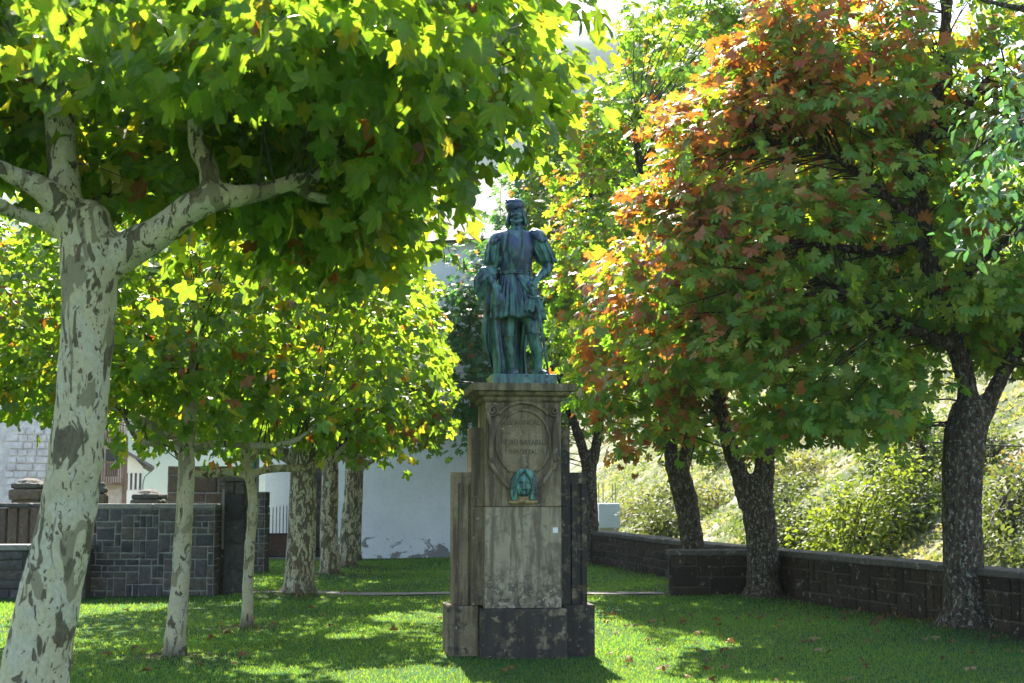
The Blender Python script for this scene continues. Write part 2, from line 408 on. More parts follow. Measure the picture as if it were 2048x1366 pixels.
lawn = grid_mesh('lawn', np.linspace(-14, 12, 261), np.linspace(-6, 40.0, 461), lawn_z, M['lawn']); tag(lawn, kind='structure')
_c = np.empty(len(lawn.data.vertices) * 3, np.float32); lawn.data.vertices.foreach_get('co', _c); _c = _c.reshape(-1, 3); _s = soil(_c[:, 0], _c[:, 1])
_a = lawn.data.color_attributes.new('Col', 'FLOAT_COLOR', 'POINT'); _a.data.foreach_set('color', np.repeat(_s[:, None], 4, 1).astype(np.float32).ravel())
tn = [noise.Vector if False else None]
def hill_noise(X, Y, amp):
    Z = np.zeros_like(X)
    for k, (f, a) in enumerate([(0.05, 1.0), (0.11, 0.5), (0.25, 0.25), (0.6, 0.12)]):
        Z += a * np.sin(X * f * 1.7 + 1.3 * k + np.sin(Y * f * 1.1 + k)) * np.cos(Y * f * 1.3 - 0.7 * k + np.sin(X * f))
    return Z * amp
terr = grid_mesh('ground', np.linspace(-1500, 1500, 61), np.linspace(-300, 2400, 61), lambda X, Y: X * 0 - 0.35, M['terrain']); tag(terr, kind='structure')
def hill_z(X, Y):
    # valley side rising to the right of and behind the boundary wall
    foot = np.interp(Y, [20, 30, 45, 70, 110, 220], [11.5, 7.5, 5.0, 3.5, 0.5, -14])
    s = X - foot
    Z = -0.5 + np.where(s > 0, 0.60 * s, 0)
    Z = Z + np.clip(s, 0, 8) / 8 * (hill_noise(X, Y, 0.7) + 0.12 * np.sin(X * 2.1 + Y * .8) * np.sin(Y * 1.7))
    return np.minimum(Z, 55)
hill = grid_mesh('hillside', np.linspace(-14, 130, 300), np.linspace(20, 220, 330), hill_z, M['hill']); tag(hill, kind='structure')
def mtn_z(X, Y):
    r = np.clip((Y - 260 - 0.1 * np.abs(X)) / 240, 0, 1)
    return -2 + r * 175 * (0.75 + 0.25 * np.sin(X * 0.009 + 1.2)) + r * hill_noise(X * 0.1, Y * 0.1, 14)
mt = grid_mesh('mountain', np.linspace(-900, 900, 120), np.linspace(250, 900, 50), mtn_z, M['mountain']); tag(mt, kind='structure')
# path strip across the lawn
pm = MB(); xs = np.linspace(-4.4, 2.55, 30)
vs = []; 
for x in xs:
    zc = float(lawn_z(x, 24.2)) + 0.016
    vs += [(x, 23.95 + 0.03 * math.sin(x * 3), zc), (x, 24.5 + 0.03 * math.sin(x * 2), zc)]
pm.add(vs, [(2*i, 2*i+2, 2*i+3, 2*i+1) for i in range(len(xs) - 1)])
p = pm.build('path', M['path']); tag(p, kind='structure')

# grass blades
def grass():
    N = 520000
    y = 10.5 + 28.5 * rng.random(N) ** 1.75
    half = 0.38 * y + 0.6; x = (rng.random(N) * 2 - 1) * half
    wl = np.interp(y, [q[1] for q in WALL[::-1]], [q[0] for q in WALL[::-1]])
    keep = (x < wl - 0.1) & ~((np.abs(x - 0.07) < 0.7) & (np.abs(y - 15) < 0.35)) & ~((y > 23.7) & (y < 24.65) & (x < 2.6) & (x > -4.4)) & ~((y > 37.6))
    keep &= ~((x < -4.6) & (y > 23.4) & (y < 26)) & ~((x < -6.6) & (y > 22.3))
    # thin, mossy patches under the trees
    pt = np.sin(x * 1.1 + 2 * np.sin(y * 0.6)) * np.sin(y * 0.8 + np.sin(x * 1.4)); keep &= rng.random(N) < (0.75 + 0.35 * pt)
    x, y = x[keep], y[keep]; n = len(x); pt = pt[keep]
    z = lawn_z(x, y) - 0.004
    h = (0.018 + 0.018 * rng.random(n)) * (0.8 + 0.35 * (y / 15)); wd = (0.0030 + 0.0035 * rng.random(n)) * (y / 13)
    a = rng.random(n) * math.pi * 2; la = rng.random(n) * math.pi * 2; ln = h * (0.2 + 0.7 * rng.random(n))
    P = np.stack([x, y, z], 1); D = np.stack([np.cos(a) * wd, np.sin(a) * wd, 0 * a], 1)
    TIP = P + np.stack([np.cos(la) * ln, np.sin(la) * ln, h], 1)
    V = np.stack([P - D, P + D, TIP], 1).reshape(-1, 3); T = np.arange(3 * n).reshape(-1, 3)
    sm = soil(x, y); k2 = rng.random(n) > sm * .85; x, y, z, h, wd, a, la, ln, pt = [q[k2] for q in (x, y, z, h, wd, a, la, ln, pt)]
    P, D, TIP = P[k2], D[k2], TIP[k2]; n = len(x); V = np.stack([P - D, P + D, TIP], 1).reshape(-1, 3); T = np.arange(3 * n).reshape(-1, 3)
    g = np.array([0.022, 0.100, 0.032]); yv = np.array([0.060, 0.135, 0.035]); bl = np.array([0.022, 0.110, 0.060])
    u = rng.random((n, 1)); C = np.where(u < 0.6, g, np.where(u < 0.8, yv, bl)) * (0.7 + 0.6 * rng.random((n, 1)))
    C = C * (1 + 0.2 * pt[:, None])
    o = link('grass', np_mesh('grass', V, T, np.repeat(C, 3, 0)), M['grass'])
    tag(o, 'short mown green grass covering the lawn around the statue', 'grass', kind='stuff')
grass()

# ------------------------------------------------------------------ leaf templates
def lobed(n_lobe_teeth):
    """plane leaf: outline round the petiole point, tip along +y"""
    lobes = [(-128, .62), (-62, .92), (0, 1.0), (62, .92), (128, .62)]
    pts = []
    for i, (a, r) in enumerate(lobes):
        if n_lobe_teeth:
            pts += [(a - 23, r * .68), (a - 15, r * .86), (a - 11, r * .78), (a, r * 1.02), (a + 10, r * .79), (a + 16, r * .85), (a + 23, r * .69)]
        else: pts += [(a - 19, r * .78), (a, r), (a + 19, r * .76)]
        if i < 4: pts.append((a + 32, 0.54 - .03 * (i % 2)))
    pts.append((180, 0.12))
    out = [(0, 0.0, 0)]
    for (a, r) in pts: out.append((math.sin(R(a)) * r, math.cos(R(a)) * r, 0))
    V = np.array(out); V[:, 1] += 0.0
    n = len(V) - 1; T = np.array([(0, 1 + (i + 1) % n, 1 + i) for i in range(n)])
    return V, T
def petiole(V, T, L=.55):
    n = len(V); V2 = np.vstack([V, [(-.012, 0, 0), (.012, 0, 0), (.03, -L, .06)]]); return V2, np.vstack([T, [(n, n + 2, n + 1)]])
def bend(V, fold, curl, tw=0.0):
    V = V.copy(); x, y = V[:, 0], V[:, 1]; r2 = x * x + y * y
    V[:, 2] = fold * np.abs(x) - curl * r2 + tw * x * y
    return V
def palmate(k, lw, curl, seg=3):
    Vs, Ts = [], []
    for i in range(k):
        a = (i - (k - 1) / 2) * (250 / k); L = 1.0 - 0.32 * abs(i - (k - 1) / 2) / ((k - 1) / 2)
        s, c = math.sin(R(a)), math.cos(R(a)); b = sum(len(v) for v in Vs)
        prof = [(0.0, 0.015), (0.60, lw), (0.84, lw * 0.88), (1.0, 0.0)]
        P = []
        for (t, ww) in prof[:-1]:
            for sg in (-1, 1): P.append((sg * ww, t * L, -curl * (t * L) ** 2 - 0.35 * ww))
        P.append((0, L, -curl * L * L))
        P = np.array(P); P2 = P.copy(); P2[:, 0] = P[:, 0] * c + P[:, 1] * s; P2[:, 1] = -P[:, 0] * s + P[:, 1] * c
        Vs.append(P2); Ts.append(np.array([(0, 1, 3), (0, 3, 2), (2, 3, 5), (2, 5, 4), (4, 5, 6)]) + b)
    return np.vstack(Vs), np.vstack(Ts)
def oval(curl):
    V = np.array([(0, 0, 0), (-.27, .35, 0), (.27, .35, 0), (-.2, .75, 0), (.2, .75, 0), (0, 1.0, 0)], float)
    T = np.array([(0, 2, 1), (1, 2, 4), (1, 4, 3), (3, 4, 5)]); V[:, 2] = -curl * V[:, 1] ** 2 + 0.25 * np.abs(V[:, 0]); return V, T
def tmpl(kind, detail=False):
    if kind == 'plane':
        V, T = lobed(detail); return [petiole(bend(V, f, c, t), T) for f, c, t in ((.15, .25, .1), (.35, .1, -.2), (-.2, .40, .25), (.05, .6, 0), (.5, .3, .1), (-.1, -.25, .3))]
    if kind == 'chestnut': return [palmate(7, .165, .35), palmate(5, .19, .2), palmate(6, .15, .6), palmate(7, .17, .1)]
    if kind == 'oval': return [oval(.2), oval(.5), oval(-.1), oval(.8)]
    if kind == 'crown4':      # rough clump of four small leaves for far bushes
        V, T = oval(.3); out = []
        for k in range(2):
            vv, tt = [], []
            for i in range(4):
                a = R(90 * i + 40 * k); c, s = math.cos(a), math.sin(a); P = V.copy(); P[:, 2] += .25 * (i % 2)
                Q = P.copy(); Q[:, 0] = P[:, 0] * c - P[:, 1] * s; Q[:, 1] = P[:, 0] * s + P[:, 1] * c; vv.append(Q); tt.append(T + 6 * i)
            out.append((np.vstack(vv), np.vstack(tt)))
        return out
TM = {(k, d): tmpl(k, d) for k, d in (('plane', False), ('plane', True), ('chestnut', False), ('oval', False), ('crown4', False))}

def frames(tip, nrm):
    y = tip / np.linalg.norm(tip, axis=1, keepdims=True)
    z = nrm - y * np.sum(nrm * y, 1, keepdims=True); z /= np.linalg.norm(z, axis=1, keepdims=True) + 1e-9
    x = np.cross(y, z); return np.stack([x, y, z], 2)        # columns
def instance_mesh(name, templates, P, Rm, S, C):
    Vs, Ts, Cs = [], [], []; b = 0; n = len(P); which = rng.integers(0, len(templates), n)
    for k, (V, T) in enumerate(templates):
        idx = np.where(which == k)[0]
        if not len(idx): continue
        W = np.einsum('nij,vj->nvi', Rm[idx], V) * S[idx][:, None, None] + P[idx][:, None, :]
        Vs.append(W.reshape(-1, 3)); nv = len(V)
        Ts.append((T[None] + (np.arange(len(idx)) * nv)[:, None, None] + b).reshape(-1, 3)); b += nv * len(idx)
        Cs.append(np.repeat(C[idx], nv, 0))
    return np_mesh(name, np.vstack(Vs), np.vstack(Ts), np.vstack(Cs))

def sample_blobs(blobs, n, shell=0.55):
    """random points in a union of ellipsoids (cx,cy,cz,rx,ry,rz), denser towards their skin"""
    vol = np.array([b[3] * b[4] * b[5] for b in blobs]); pick = rng.choice(len(blobs), n, p=vol / vol.sum())
    d = rng.normal(size=(n, 3)); d /= np.linalg.norm(d, axis=1, keepdims=True)
    r = (rng.random(n) ** (1 / 3)) * (1 - shell) + shell * (1 - 0.25 * rng.random(n) ** 1.5)
    B = np.array(blobs)[pick]
    return B[:, :3] + d * B[:, 3:6] * r[:, None], d

SUN_PATCH = [(-5.9, 21.3, .95, .8), (-6.9, 19.6, .7, .9), (-1.3, 19.7, .62, .95), (-.85, 13.1, .85, .8), (-2.2, 13.6, .35, .25), (1.2, 14.2, .38, 1.1), (-1.9, 16.8, .3, .4), (2.3, 12.9, .4, .15), (.9, 18.5, .4, .8), (-3.0, 21.0, .25, .3)]
def sun_gap(P):
    """leaves missing where the photograph shows the sun reaching the lawn through the crowns"""
    t = P[:, 2] / sdir.z; gx, gy = P[:, 0] - t * sdir.x, P[:, 1] - t * sdir.y; keep = np.ones(len(P), bool)
    wob = 1 + .35 * np.sin(gx * 7 + 3 * np.sin(gy * 5)) * np.sin(gy * 6)
    for (a, b, rx, ry) in SUN_PATCH: keep &= ~((((gx - a) / rx) ** 2 + ((gy - b) / ry) ** 2) < wob)
    return keep
def foliage(root, kind, mat, blobs, n_clump, per, csize, lsize, colf, n_single=0, part='foliage', clump_mesh=None, droop=0.55, shell=0.5, flat=0.6, cut=None, detail=False, hang=None):
    """clumps of leaves; the n_single leaves that show largest are objects of their own"""
    cc, cdir = sample_blobs(blobs, n_clump, shell)
    if cut is not None:
        k = cut(cc); cc, cdir = cc[k], cdir[k]
    m = len(cc); n = m * per
    ci = np.repeat(np.arange(m), per)
    off = rng.normal(size=(n, 3)) * csize * np.array([1, 1, flat])
    P = cc[ci] + off
    if cut is not None:
        k = cut(P) & sun_gap(P); P, ci, off = P[k], ci[k], off[k]; n = len(P)
    out = off / (np.linalg.norm(off, axis=1, keepdims=True) + 1e-6) + cdir[ci] * 0.5
    tip = out + rng.normal(size=(n, 3)) * 0.35; tip[:, 2] -= droop
    nrm = rng.normal(size=(n, 3)) * 0.5 + np.array([0, 0, 0.65]) + out * 0.35 + cdir[ci] * (0.9 if kind == 'chestnut' else 0.4)
    Rm = frames(tip, nrm); S = lsize * (0.65 + 0.6 * rng.random(n))
    C = colf(P, ci, cc); org = np.array(root.location)
    single = np.zeros(n, bool)
    if n_single:
        px, py, zf = to_px(P); show = (px > 10) & (px < 2038) & (py > 5) & (py < 1360) & (P[:, 1] > 1)
        facing = np.abs(np.einsum('ni,ni->n', Rm[:, :, 2], (P - np.array(CAM)) / np.linalg.norm(P - np.array(CAM), axis=1, keepdims=True)))
        score = np.where(show, S / zf * (0.4 + facing), 0); idx = np.argsort(-score)[:n_single]; single[idx] = show[idx]
    o = link(part, instance_mesh(part, TM[(kind, False)], P[~single] - org, Rm[~single], S[~single], C[~single]), mat, root)
    tag(o, kind='stuff')
    if n_single:
        idx = np.where(single)[0]; Cq = C[idx]; T0 = TM[(kind, detail)]
        order = np.argsort(Cq[:, 0] - 0.7 * Cq[:, 1]); lib = []
        NV = 16
        for g in range(NV):
            sel = order[g * len(order) // NV:(g + 1) * len(order) // NV]
            if not len(sel): continue
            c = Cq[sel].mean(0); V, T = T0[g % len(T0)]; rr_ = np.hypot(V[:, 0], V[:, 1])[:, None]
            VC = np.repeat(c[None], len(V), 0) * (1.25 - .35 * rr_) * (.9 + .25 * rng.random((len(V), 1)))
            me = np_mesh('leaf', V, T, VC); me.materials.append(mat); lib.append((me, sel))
        for me, sel in lib:
            for q in sel:
                i = idx[q]; pl_ = P[i] - org; lo = bpy.data.objects.new('leaf', me); col.objects.link(lo); lo.parent = root
                Mx = Matrix([list(Rm[i][0] * S[i]) + [pl_[0]], list(Rm[i][1] * S[i]) + [pl_[1]], list(Rm[i][2] * S[i]) + [pl_[2]], [0, 0, 0, 1]])
                lo.matrix_basis = Mx
    return cc

def twigs(root, cc, nodes, mat, r0=0.012, name='twigs', up=0.25):
    """one thin curved twig from the nearest limb node to each leaf clump"""
    nodes = np.array([list(q) for q in nodes]); mb = MB(); use = np.zeros(len(nodes))
    for c in cc:
        d = np.linalg.norm(nodes - c, axis=1); ia = int(np.argmin(d + rng.random(len(d)) * 0.3 + use)); use[ia] += .22; a = Vector(nodes[ia]); b = Vector(c)
        mid = a.lerp(b, 0.5) + Vector((rng.normal() * .08, rng.normal() * .08, up * (b - a).length * 0.4))
        q1 = a.lerp(mid, 0.5) + Vector((0, 0, 0.03)); q2 = mid.lerp(b, 0.5)
        mb.tube([a, q1, mid, q2, b], [r0 * 1.6, r0 * 1.2, r0, r0 * .7, r0 * .35], 4, cap=False)
    rl = Vector(root.location); mb.v = [tuple(Vector(v) - rl) for v in mb.v]
    o = mb.build(name, mat, root, True); tag(o, kind='stuff'); return o

def branches(root, paths, mat, vox, name='trunk', bumpy=0.012, bs=6, ns=12, sub=6):
    """trunk and limbs grown into one surface; paths = [[(point, radius), ...], ...] (world coords, root at origin of tree)"""
    mb = MB(); nodes = []
    for path in paths:
        P, Rr = [], []
        for i in range(len(path) - 1):
            p0, r0 = path[max(i-1, 0)][0], path[i][1]; p1 = path[i][0]; p2, r2 = path[i+1]; p3 = path[min(i+2, len(path)-1)][0]
            for k in range(sub):
                t = k / sub
                q = 0.5 * ((2*p1) + (p2-p0)*t + (2*p0-5*p1+4*p2-p3)*t*t + (-p0+3*p1-3*p2+p3)*t**3)
                P.append(q); Rr.append(r0 + (r2 - r0) * t)
        P.append(path[-1][0]); Rr.append(path[-1][1]); nodes += P[2:]
        mb.tube(P, Rr, ns)
        mb.ell(P[-1], (Rr[-1] * 1.05,) * 3, 8, 6)
    rl = Vector(root.location); off = random.random() * 50
    mb.v = [tuple(Vector(v) - rl) for v in mb.v]
    mb.remeshed(name, mat, root, vox, 3, lambda c: bumpy * (fbm(c, bs, 3, off) + 0.6 * fbm(c, 2.0, 2, off + 9)))
    return nodes

def loc_of(root):
    """children of a tree are written in world coordinates: shift them"""
    return Vector(root.location)

def jitter_col(base, n, v=0.25): return np.array(base)[None] * (1 - v + 2 * v * rng.random((n, 1)))

def plane_cols(yellow=0.05, brown=0.02):
    def f(P, ci, cc):
        n = len(P); u = rng.random(n); cl = rng.random(len(cc))[ci]
        C = jitter_col((0.040, 0.105, 0.018), n)
        C[u < 0.4] = jitter_col((0.070, 0.145, 0.02), n)[u < 0.4]
        k = u > 1 - yellow - 0.15 * (cl > 0.8); C[k] = jitter_col((0.16, 0.17, 0.02), n)[k]
        k = (u < brown) | ((cl < 0.02) & (u < 0.5)); C[k] = jitter_col((0.12, 0.04, 0.018), n)[k]
        return C
    return f

def shift_children(root): pass

def W(px, py, Y): return at(px, py, Y)

# ------------------------------------------------------------------ plane trees (left row)
def near_plane():
    root = empty('plane_tree', (-2.95, 8.5, 0)); tag(root, 'largest plane tree with pale patchy leaning trunk, at the left edge of the lawn', 'tree', 'plane trees in the left row')
    Y = 8.5
    tr = [(Vector((-2.98, Y, -.1)), .26), (W(60, 1420, Y), .22), (W(72, 1340, Y), .20), (W(98, 1200, Y), .188), (W(141, 1000, Y), .165), (W(165, 800, Y), .155), (W(178, 600, Y), .163), (W(180, 500, Y), .185), (W(172, 450, Y), .15)]
    paths = [tr,
      [(W(195, 540, Y), .13), (W(250, 505, Y), .115), (W(330, 455, Y - .1), .10), (W(415, 400, Y - .15), .088), (W(500, 388, Y - .1), .062), (W(600, 362, Y), .052), (W(680, 330, Y + .3), .04)],
      [(W(425, 400, Y - .15), .075), (W(418, 340, Y - .1), .062), (W(395, 290, Y), .052), (W(390, 200, Y), .045)],
      [(W(585, 368, Y), .045), (W(630, 395, Y + .1), .04), (W(700, 400, Y + .4), .032)],
      [(W(165, 480, Y), .13), (W(120, 410, Y - .1), .10), (W(75, 372, Y - .15), .075), (W(30, 352, Y - .2), .05), (W(-60, 310, Y - .3), .04), (W(-250, 260, Y - .3), .035)],
      [(W(150, 455, Y), .10), (W(130, 390, Y + .05), .10), (W(122, 300, Y + .1), .095), (W(115, 200, Y + .15), .09), (W(90, 110, Y + .1), .085)],
      [(W(120, 460, Y), .06), (W(75, 440, Y - .1), .048), (W(30, 425, Y - .2), .040), (W(-40, 400, Y - .4), .035), (W(-200, 400, Y - .8), .03)],
      [(W(180, 480, Y), .10), (W(190, 440, Y + .5), .08), (W(230, 380, Y + 1.3), .06), (W(300, 330, Y + 2.4), .05)],
      ]
    nodes = branches(root, paths, M['bark_plane'], .018, bumpy=.020, bs=5)
    nodes = [q for q in nodes if q.z > 3.2]
    for d in ((1.6, .2, 1.2), (0, 1.5, 1.4), (-1.6, 0, 1.3), (2.6, .8, .9), (-2.6, 1, 1), (0, -1, 1.6), (1, 2, .9), (2.9, -.4, .8)):
        nodes.append(Vector((-2.3, 8.6, 3.6)) + Vector(d) * .8)
    blobs = [(-2.6, 8.7, 4.75, 2.3, 2.2, 1.25), (-.95, 8.6, 4.25, 1.25, 1.6, .85), (-4.6, 8.7, 4.6, 1.8, 2.0, 1.2), (-1.6, 7.3, 4.35, 1.4, 1.0, .75), (-1.6, 10.2, 4.3, 1.6, 1.2, 1.2), (-.25, 8.9, 4.55, .75, 1.1, .6), (-2.2, 8.8, 3.75, 1.5, 1.3, .4), (-1.2, 9.2, 3.65, .85, .9, .35), (-1.55, 6.15, 3.95, 1.35, .5, .42), (-.5, 6.9, 4.15, .8, .6, .45)]
    def cut(P):
        px, py, zf = to_px(P)
        front = zf < 8.7
        k = ~((px < 330) & (py > 330) & front)             # leaves do not hang in front of the trunk
        k &= ~(front & (py > 200 + 0.05 * px) & (px < 640)) & ~((px > 950) & (py > 340)) & (px < 1225)
        k &= ~((px > 640) & (py > 600))
        k &= ~((zf < 10) & (px < 650) & (py > 470)) & (P[:, 1] > 5.6) & ~((P[:, 1] < 6.6) & (py > 165))
        gap = (np.abs((P[:, 2] - 3.8) - .93 * (P[:, 1] - 6.15)) < .42) & (P[:, 1] > 6.6) & (P[:, 0] < -.3)
        k &= ~(gap & (np.sin(P[:, 0] * 37 + P[:, 1] * 51) > -.85) & (py < 60))
        return k
    cc = foliage(root, 'plane', M['leaf_plane'], blobs, 640, 22, .26, .108, plane_cols(.05, .014), 300, cut=cut, detail=True, droop=.75, shell=.25)
    twigs(root, cc[::5], nodes, M['twig'], .0045)
    shift_children(root)
near_plane()

def plane(px_tr, Y, rad, blobs, label, bark, n_cl, n_single, fork, lsize=.115, csize=.26, cut=None, cols=None, vox=.03):
    """px_tr: trunk centreline pixels from ground up, at distance Y"""
    base = W(px_tr[0][0], px_tr[0][1], Y); base.z = 0
    root = empty('plane_tree', base); tag(root, label, 'tree', 'plane trees in the left row')
    tr = [(Vector((base.x, Y, -.08)), rad * 1.7), (Vector((base.x, Y, .06)), rad * 1.35), (Vector((base.x, Y, .25)), rad * 1.08)]
    for i, (a, b) in enumerate(px_tr[1:]): tr.append((W(a, b, Y), rad * (1.0 - 0.10 * (i / max(1, len(px_tr) - 2)))))
    top = tr[-1][0]; paths = [tr]
    for (dx, dy, dz, r) in fork:
        v = Vector((dx, dy, dz)); s = top - Vector((0, 0, rad * 1.0))
        paths.append([(s, min(r * 1.5, rad * .8)), (s + v * .3 + Vector((0, 0, .03)), r * 1.15), (s + v * .65 + Vector((0, 0, -.02)), r), (s + v, r * .85), (s + v * 1.25 + Vector((0, 0, .2)), r * .6)])
    nodes = branches(root, paths, bark, vox, bumpy=.012, ns=10)
    nodes = [q for q in nodes if q.z > top.z - .1]
    cut0 = cut; cut = lambda P: (cut0(P) if cut0 else True) & (to_px(P)[0] < np.interp(to_px(P)[1], [300, 480, 700, 800, 900], [840, 855, 900, 915, 890]) + 12 * np.sin(to_px(P)[1] * .09))
    cc = foliage(root, 'plane', M['leaf_plane'], blobs, int(n_cl * .72), 19, csize, lsize * .9, cols or plane_cols(), n_single, cut=cut, droop=.6, shell=.35)
    twigs(root, cc[::3], nodes, M['twig'], .005)
    shift_children(root); return root

def below(py_lo, xr=(-999, 9999)):
    def f(P):
        px, py, zf = to_px(P); return (py < py_lo)
    return f
plane([(350, 1315), (358, 1200), (366, 1080), (372, 960), (374, 880)], 14.7, .098,
      [(-3.4, 14.8, 3.75, 2.3, 2.2, 1.25), (-4.9, 14.6, 3.4, 1.7, 1.6, 1.0), (-2.1, 14.9, 3.3, 1.2, 1.5, .9), (-3.4, 14.8, 2.75, 1.7, 1.5, .45), (-2.7, 14.5, 2.75, 1.0, .8, .4), (-4.6, 14.4, 2.75, 1.2, 1.0, .35), (-2.6, 15.2, 4.6, 1.7, 1.7, .8)],
      'slim young plane tree with smooth pale trunk, second in the left row', M['bark_plane_young'], 430, 300,
      [(1.1, .1, .10, .036), (-.5, -.1, .12, .04), (-.2, .9, .5, .05), (.1, -.2, 1.0, .07), (-1.2, .3, .7, .045)], cut=below(905), vox=.022)
plane([(494, 1250), (498, 1120), (506, 1010), (500, 960), (492, 940)], 17.9, .068,
      [(-3.2, 18.2, 3.6, 2.1, 2.0, 1.3), (-1.95, 18.4, 3.4, 1.2, 1.5, 1.1), (-4.6, 18.1, 3.3, 1.5, 1.5, 1.0), (-3.0, 18.2, 2.45, 1.7, 1.2, .38), (-1.9, 18.4, 2.7, 1.0, 1.0, .5)],
      'thinnest young plane tree, third in the left row, with its slightly crooked pale trunk', M['bark_plane_young'], 320, 300,
      [(1.0, .1, .18, .05), (-.7, 0, .05, .05), (.1, .8, .6, .04), (0, -.1, 1.0, .04)], cut=below(950), vox=.022)
plane([(597, 1195), (603, 1080), (606, 980), (607, 900)], 23.4, .235,
      [(-3.4, 23.5, 4.6, 2.5, 2.4, 1.9), (-1.7, 23.6, 4.2, 1.2, 1.6, 1.3), (-4.9, 23.5, 4.5, 1.8, 1.8, 1.6), (-2.9, 23.4, 2.8, 1.9, 1.5, .6), (-1.9, 23.2, 3.0, 1.2, 1.1, .8), (-4.2, 23.0, 2.7, 1.3, 1.0, .45)],
      'stout plane tree with grey peeling trunk standing on a small mound just before the path', M['bark_plane_old'], 440, 120,
      [(1.3, .1, .5, .1), (-1.2, 0, .5, .1), (.1, .9, .9, .08), (0, -.8, .9, .08)], lsize=.125, cut=below(935))
plane([(659, 1152), (658, 1050), (660, 960), (658, 890)], 29.0, .185,
      [(-3.6, 29, 5.2, 2.6, 2.2, 2.2), (-2.0, 29.2, 4.8, 1.4, 1.5, 1.6), (-2.9, 29, 3.3, 2.0, 1.4, .7), (-2.0, 28.8, 3.2, 1.1, 1.0, .7)],
      'plane tree with patchy bark and soil collar at its foot, first beyond the path', M['bark_plane_old'], 340, 80,
      [(1.3, .1, .6, .09), (-1.2, 0, .6, .09), (.1, -.9, .9, .07)], lsize=.14, cut=below(925))
plane([(694, 1137), (698, 1050), (704, 980), (706, 900)], 32.3, .19,
      [(-3.5, 32.3, 5.6, 2.6, 2.2, 2.3), (-1.9, 32.4, 5.2, 1.5, 1.5, 2.0), (-1.3, 32.3, 3.6, 1.2, 1.2, .8), (-2.6, 32, 3.3, 1.5, 1.2, .6)],
      'plane tree with brown flecked trunk leaning to the right, second beyond the path', M['bark_plane_old'], 330, 60,
      [(1.5, .1, .5, .09), (-1.2, 0, .6, .09), (.1, -.9, .9, .07)], lsize=.15, cut=below(935))
plane([(713, 1120), (715, 1050), (720, 930)], 36.3, .11,
      [(-3.6, 35.4, 6.0, 2.4, 1.6, 2.2)],
      'farthest plane tree of the left row, half hidden against the white church wall', M['bark_plane_old'], 90, 0,
      [(1.0, -.1, .6, .06), (-1.0, -.2, .6, .06)], lsize=.16)
plane([(-430, 1310), (-430, 1100), (-425, 850)], 15.6, .16,
      [(-6.9, 16.4, 3.8, 2.2, 2.0, 1.3), (-6.0, 17.0, 3.3, 1.5, 1.3, .8), (-6.4, 17.5, 4.4, 2.2, 1.6, .9)],
      'plane tree whose leafy branches reach in from the left edge behind the largest trunk', M['bark_plane'], 230, 100,
      [(2.0, .4, .5, .06), (-1.2, 0, .5, .08), (.1, 1.2, .8, .07)], cut=below(860))

# ------------------------------------------------------------------ chestnut trees (right row)
def chest_cols(redness, dark=1.0):
    def f(P, ci, cc):
        n = len(P); u = rng.random(n); cu = rng.random(len(cc))[ci]; r = redness(P) * (0.35 + 1.3 * cu)
        C = jitter_col((0.075, 0.190, 0.034), n) * dark
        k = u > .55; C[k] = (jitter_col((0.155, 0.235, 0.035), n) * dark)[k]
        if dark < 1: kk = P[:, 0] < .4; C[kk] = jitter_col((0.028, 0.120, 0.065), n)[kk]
        v = rng.random(n)
        k = v < r; C[k] = jitter_col((0.25, 0.085, 0.035), n, .4)[k]
        k = v < r * .38; C[k] = jitter_col((0.30, 0.18, 0.055), n)[k]
        k = v < r * .15; C[k] = jitter_col((0.24, 0.06, 0.035), n)[k]
        return C
    return f

def near_limbs(cc, nodes, keep, wpx=26):
    px, py, zf = to_px(cc); nx, ny, nz = to_px(np.array([list(q) for q in nodes]))
    d = np.hypot(px[:, None] - nx[None], py[:, None] - ny[None]); j = d.argmin(1)
    return ~((d.min(1) < wpx) & (zf < nz[j] + .1) & (rng.random(len(cc)) > keep))
def chestnut(base, label, tr, limbs, blobs, n_cl, n_single, red, cut=None, lsize=.13, csize=.21, vox=.03, per=22, dark=1.0, up=0.1):
    root = empty('chestnut_tree', base); tag(root, label, 'tree', 'chestnut trees along the right wall')
    nodes = branches(root, [tr] + limbs, M['bark_dark'], vox, bumpy=.03, bs=9)
    zt = tr[-1][0].z; nodes = [q for q in nodes if q.z > zt - .2]
    c0 = cut; cut = lambda P: c0(P) & near_limbs(P, nodes[::2], .30, 30)
    cc = foliage(root, 'chestnut', M['leaf_chest'], blobs, n_cl, per, csize, lsize, chest_cols(red, dark), n_single, cut=cut, droop=.5, shell=.5, flat=.5)
    twigs(root, cc[::2], nodes, M['twig'], .009, up=up)
    shift_children(root); return root

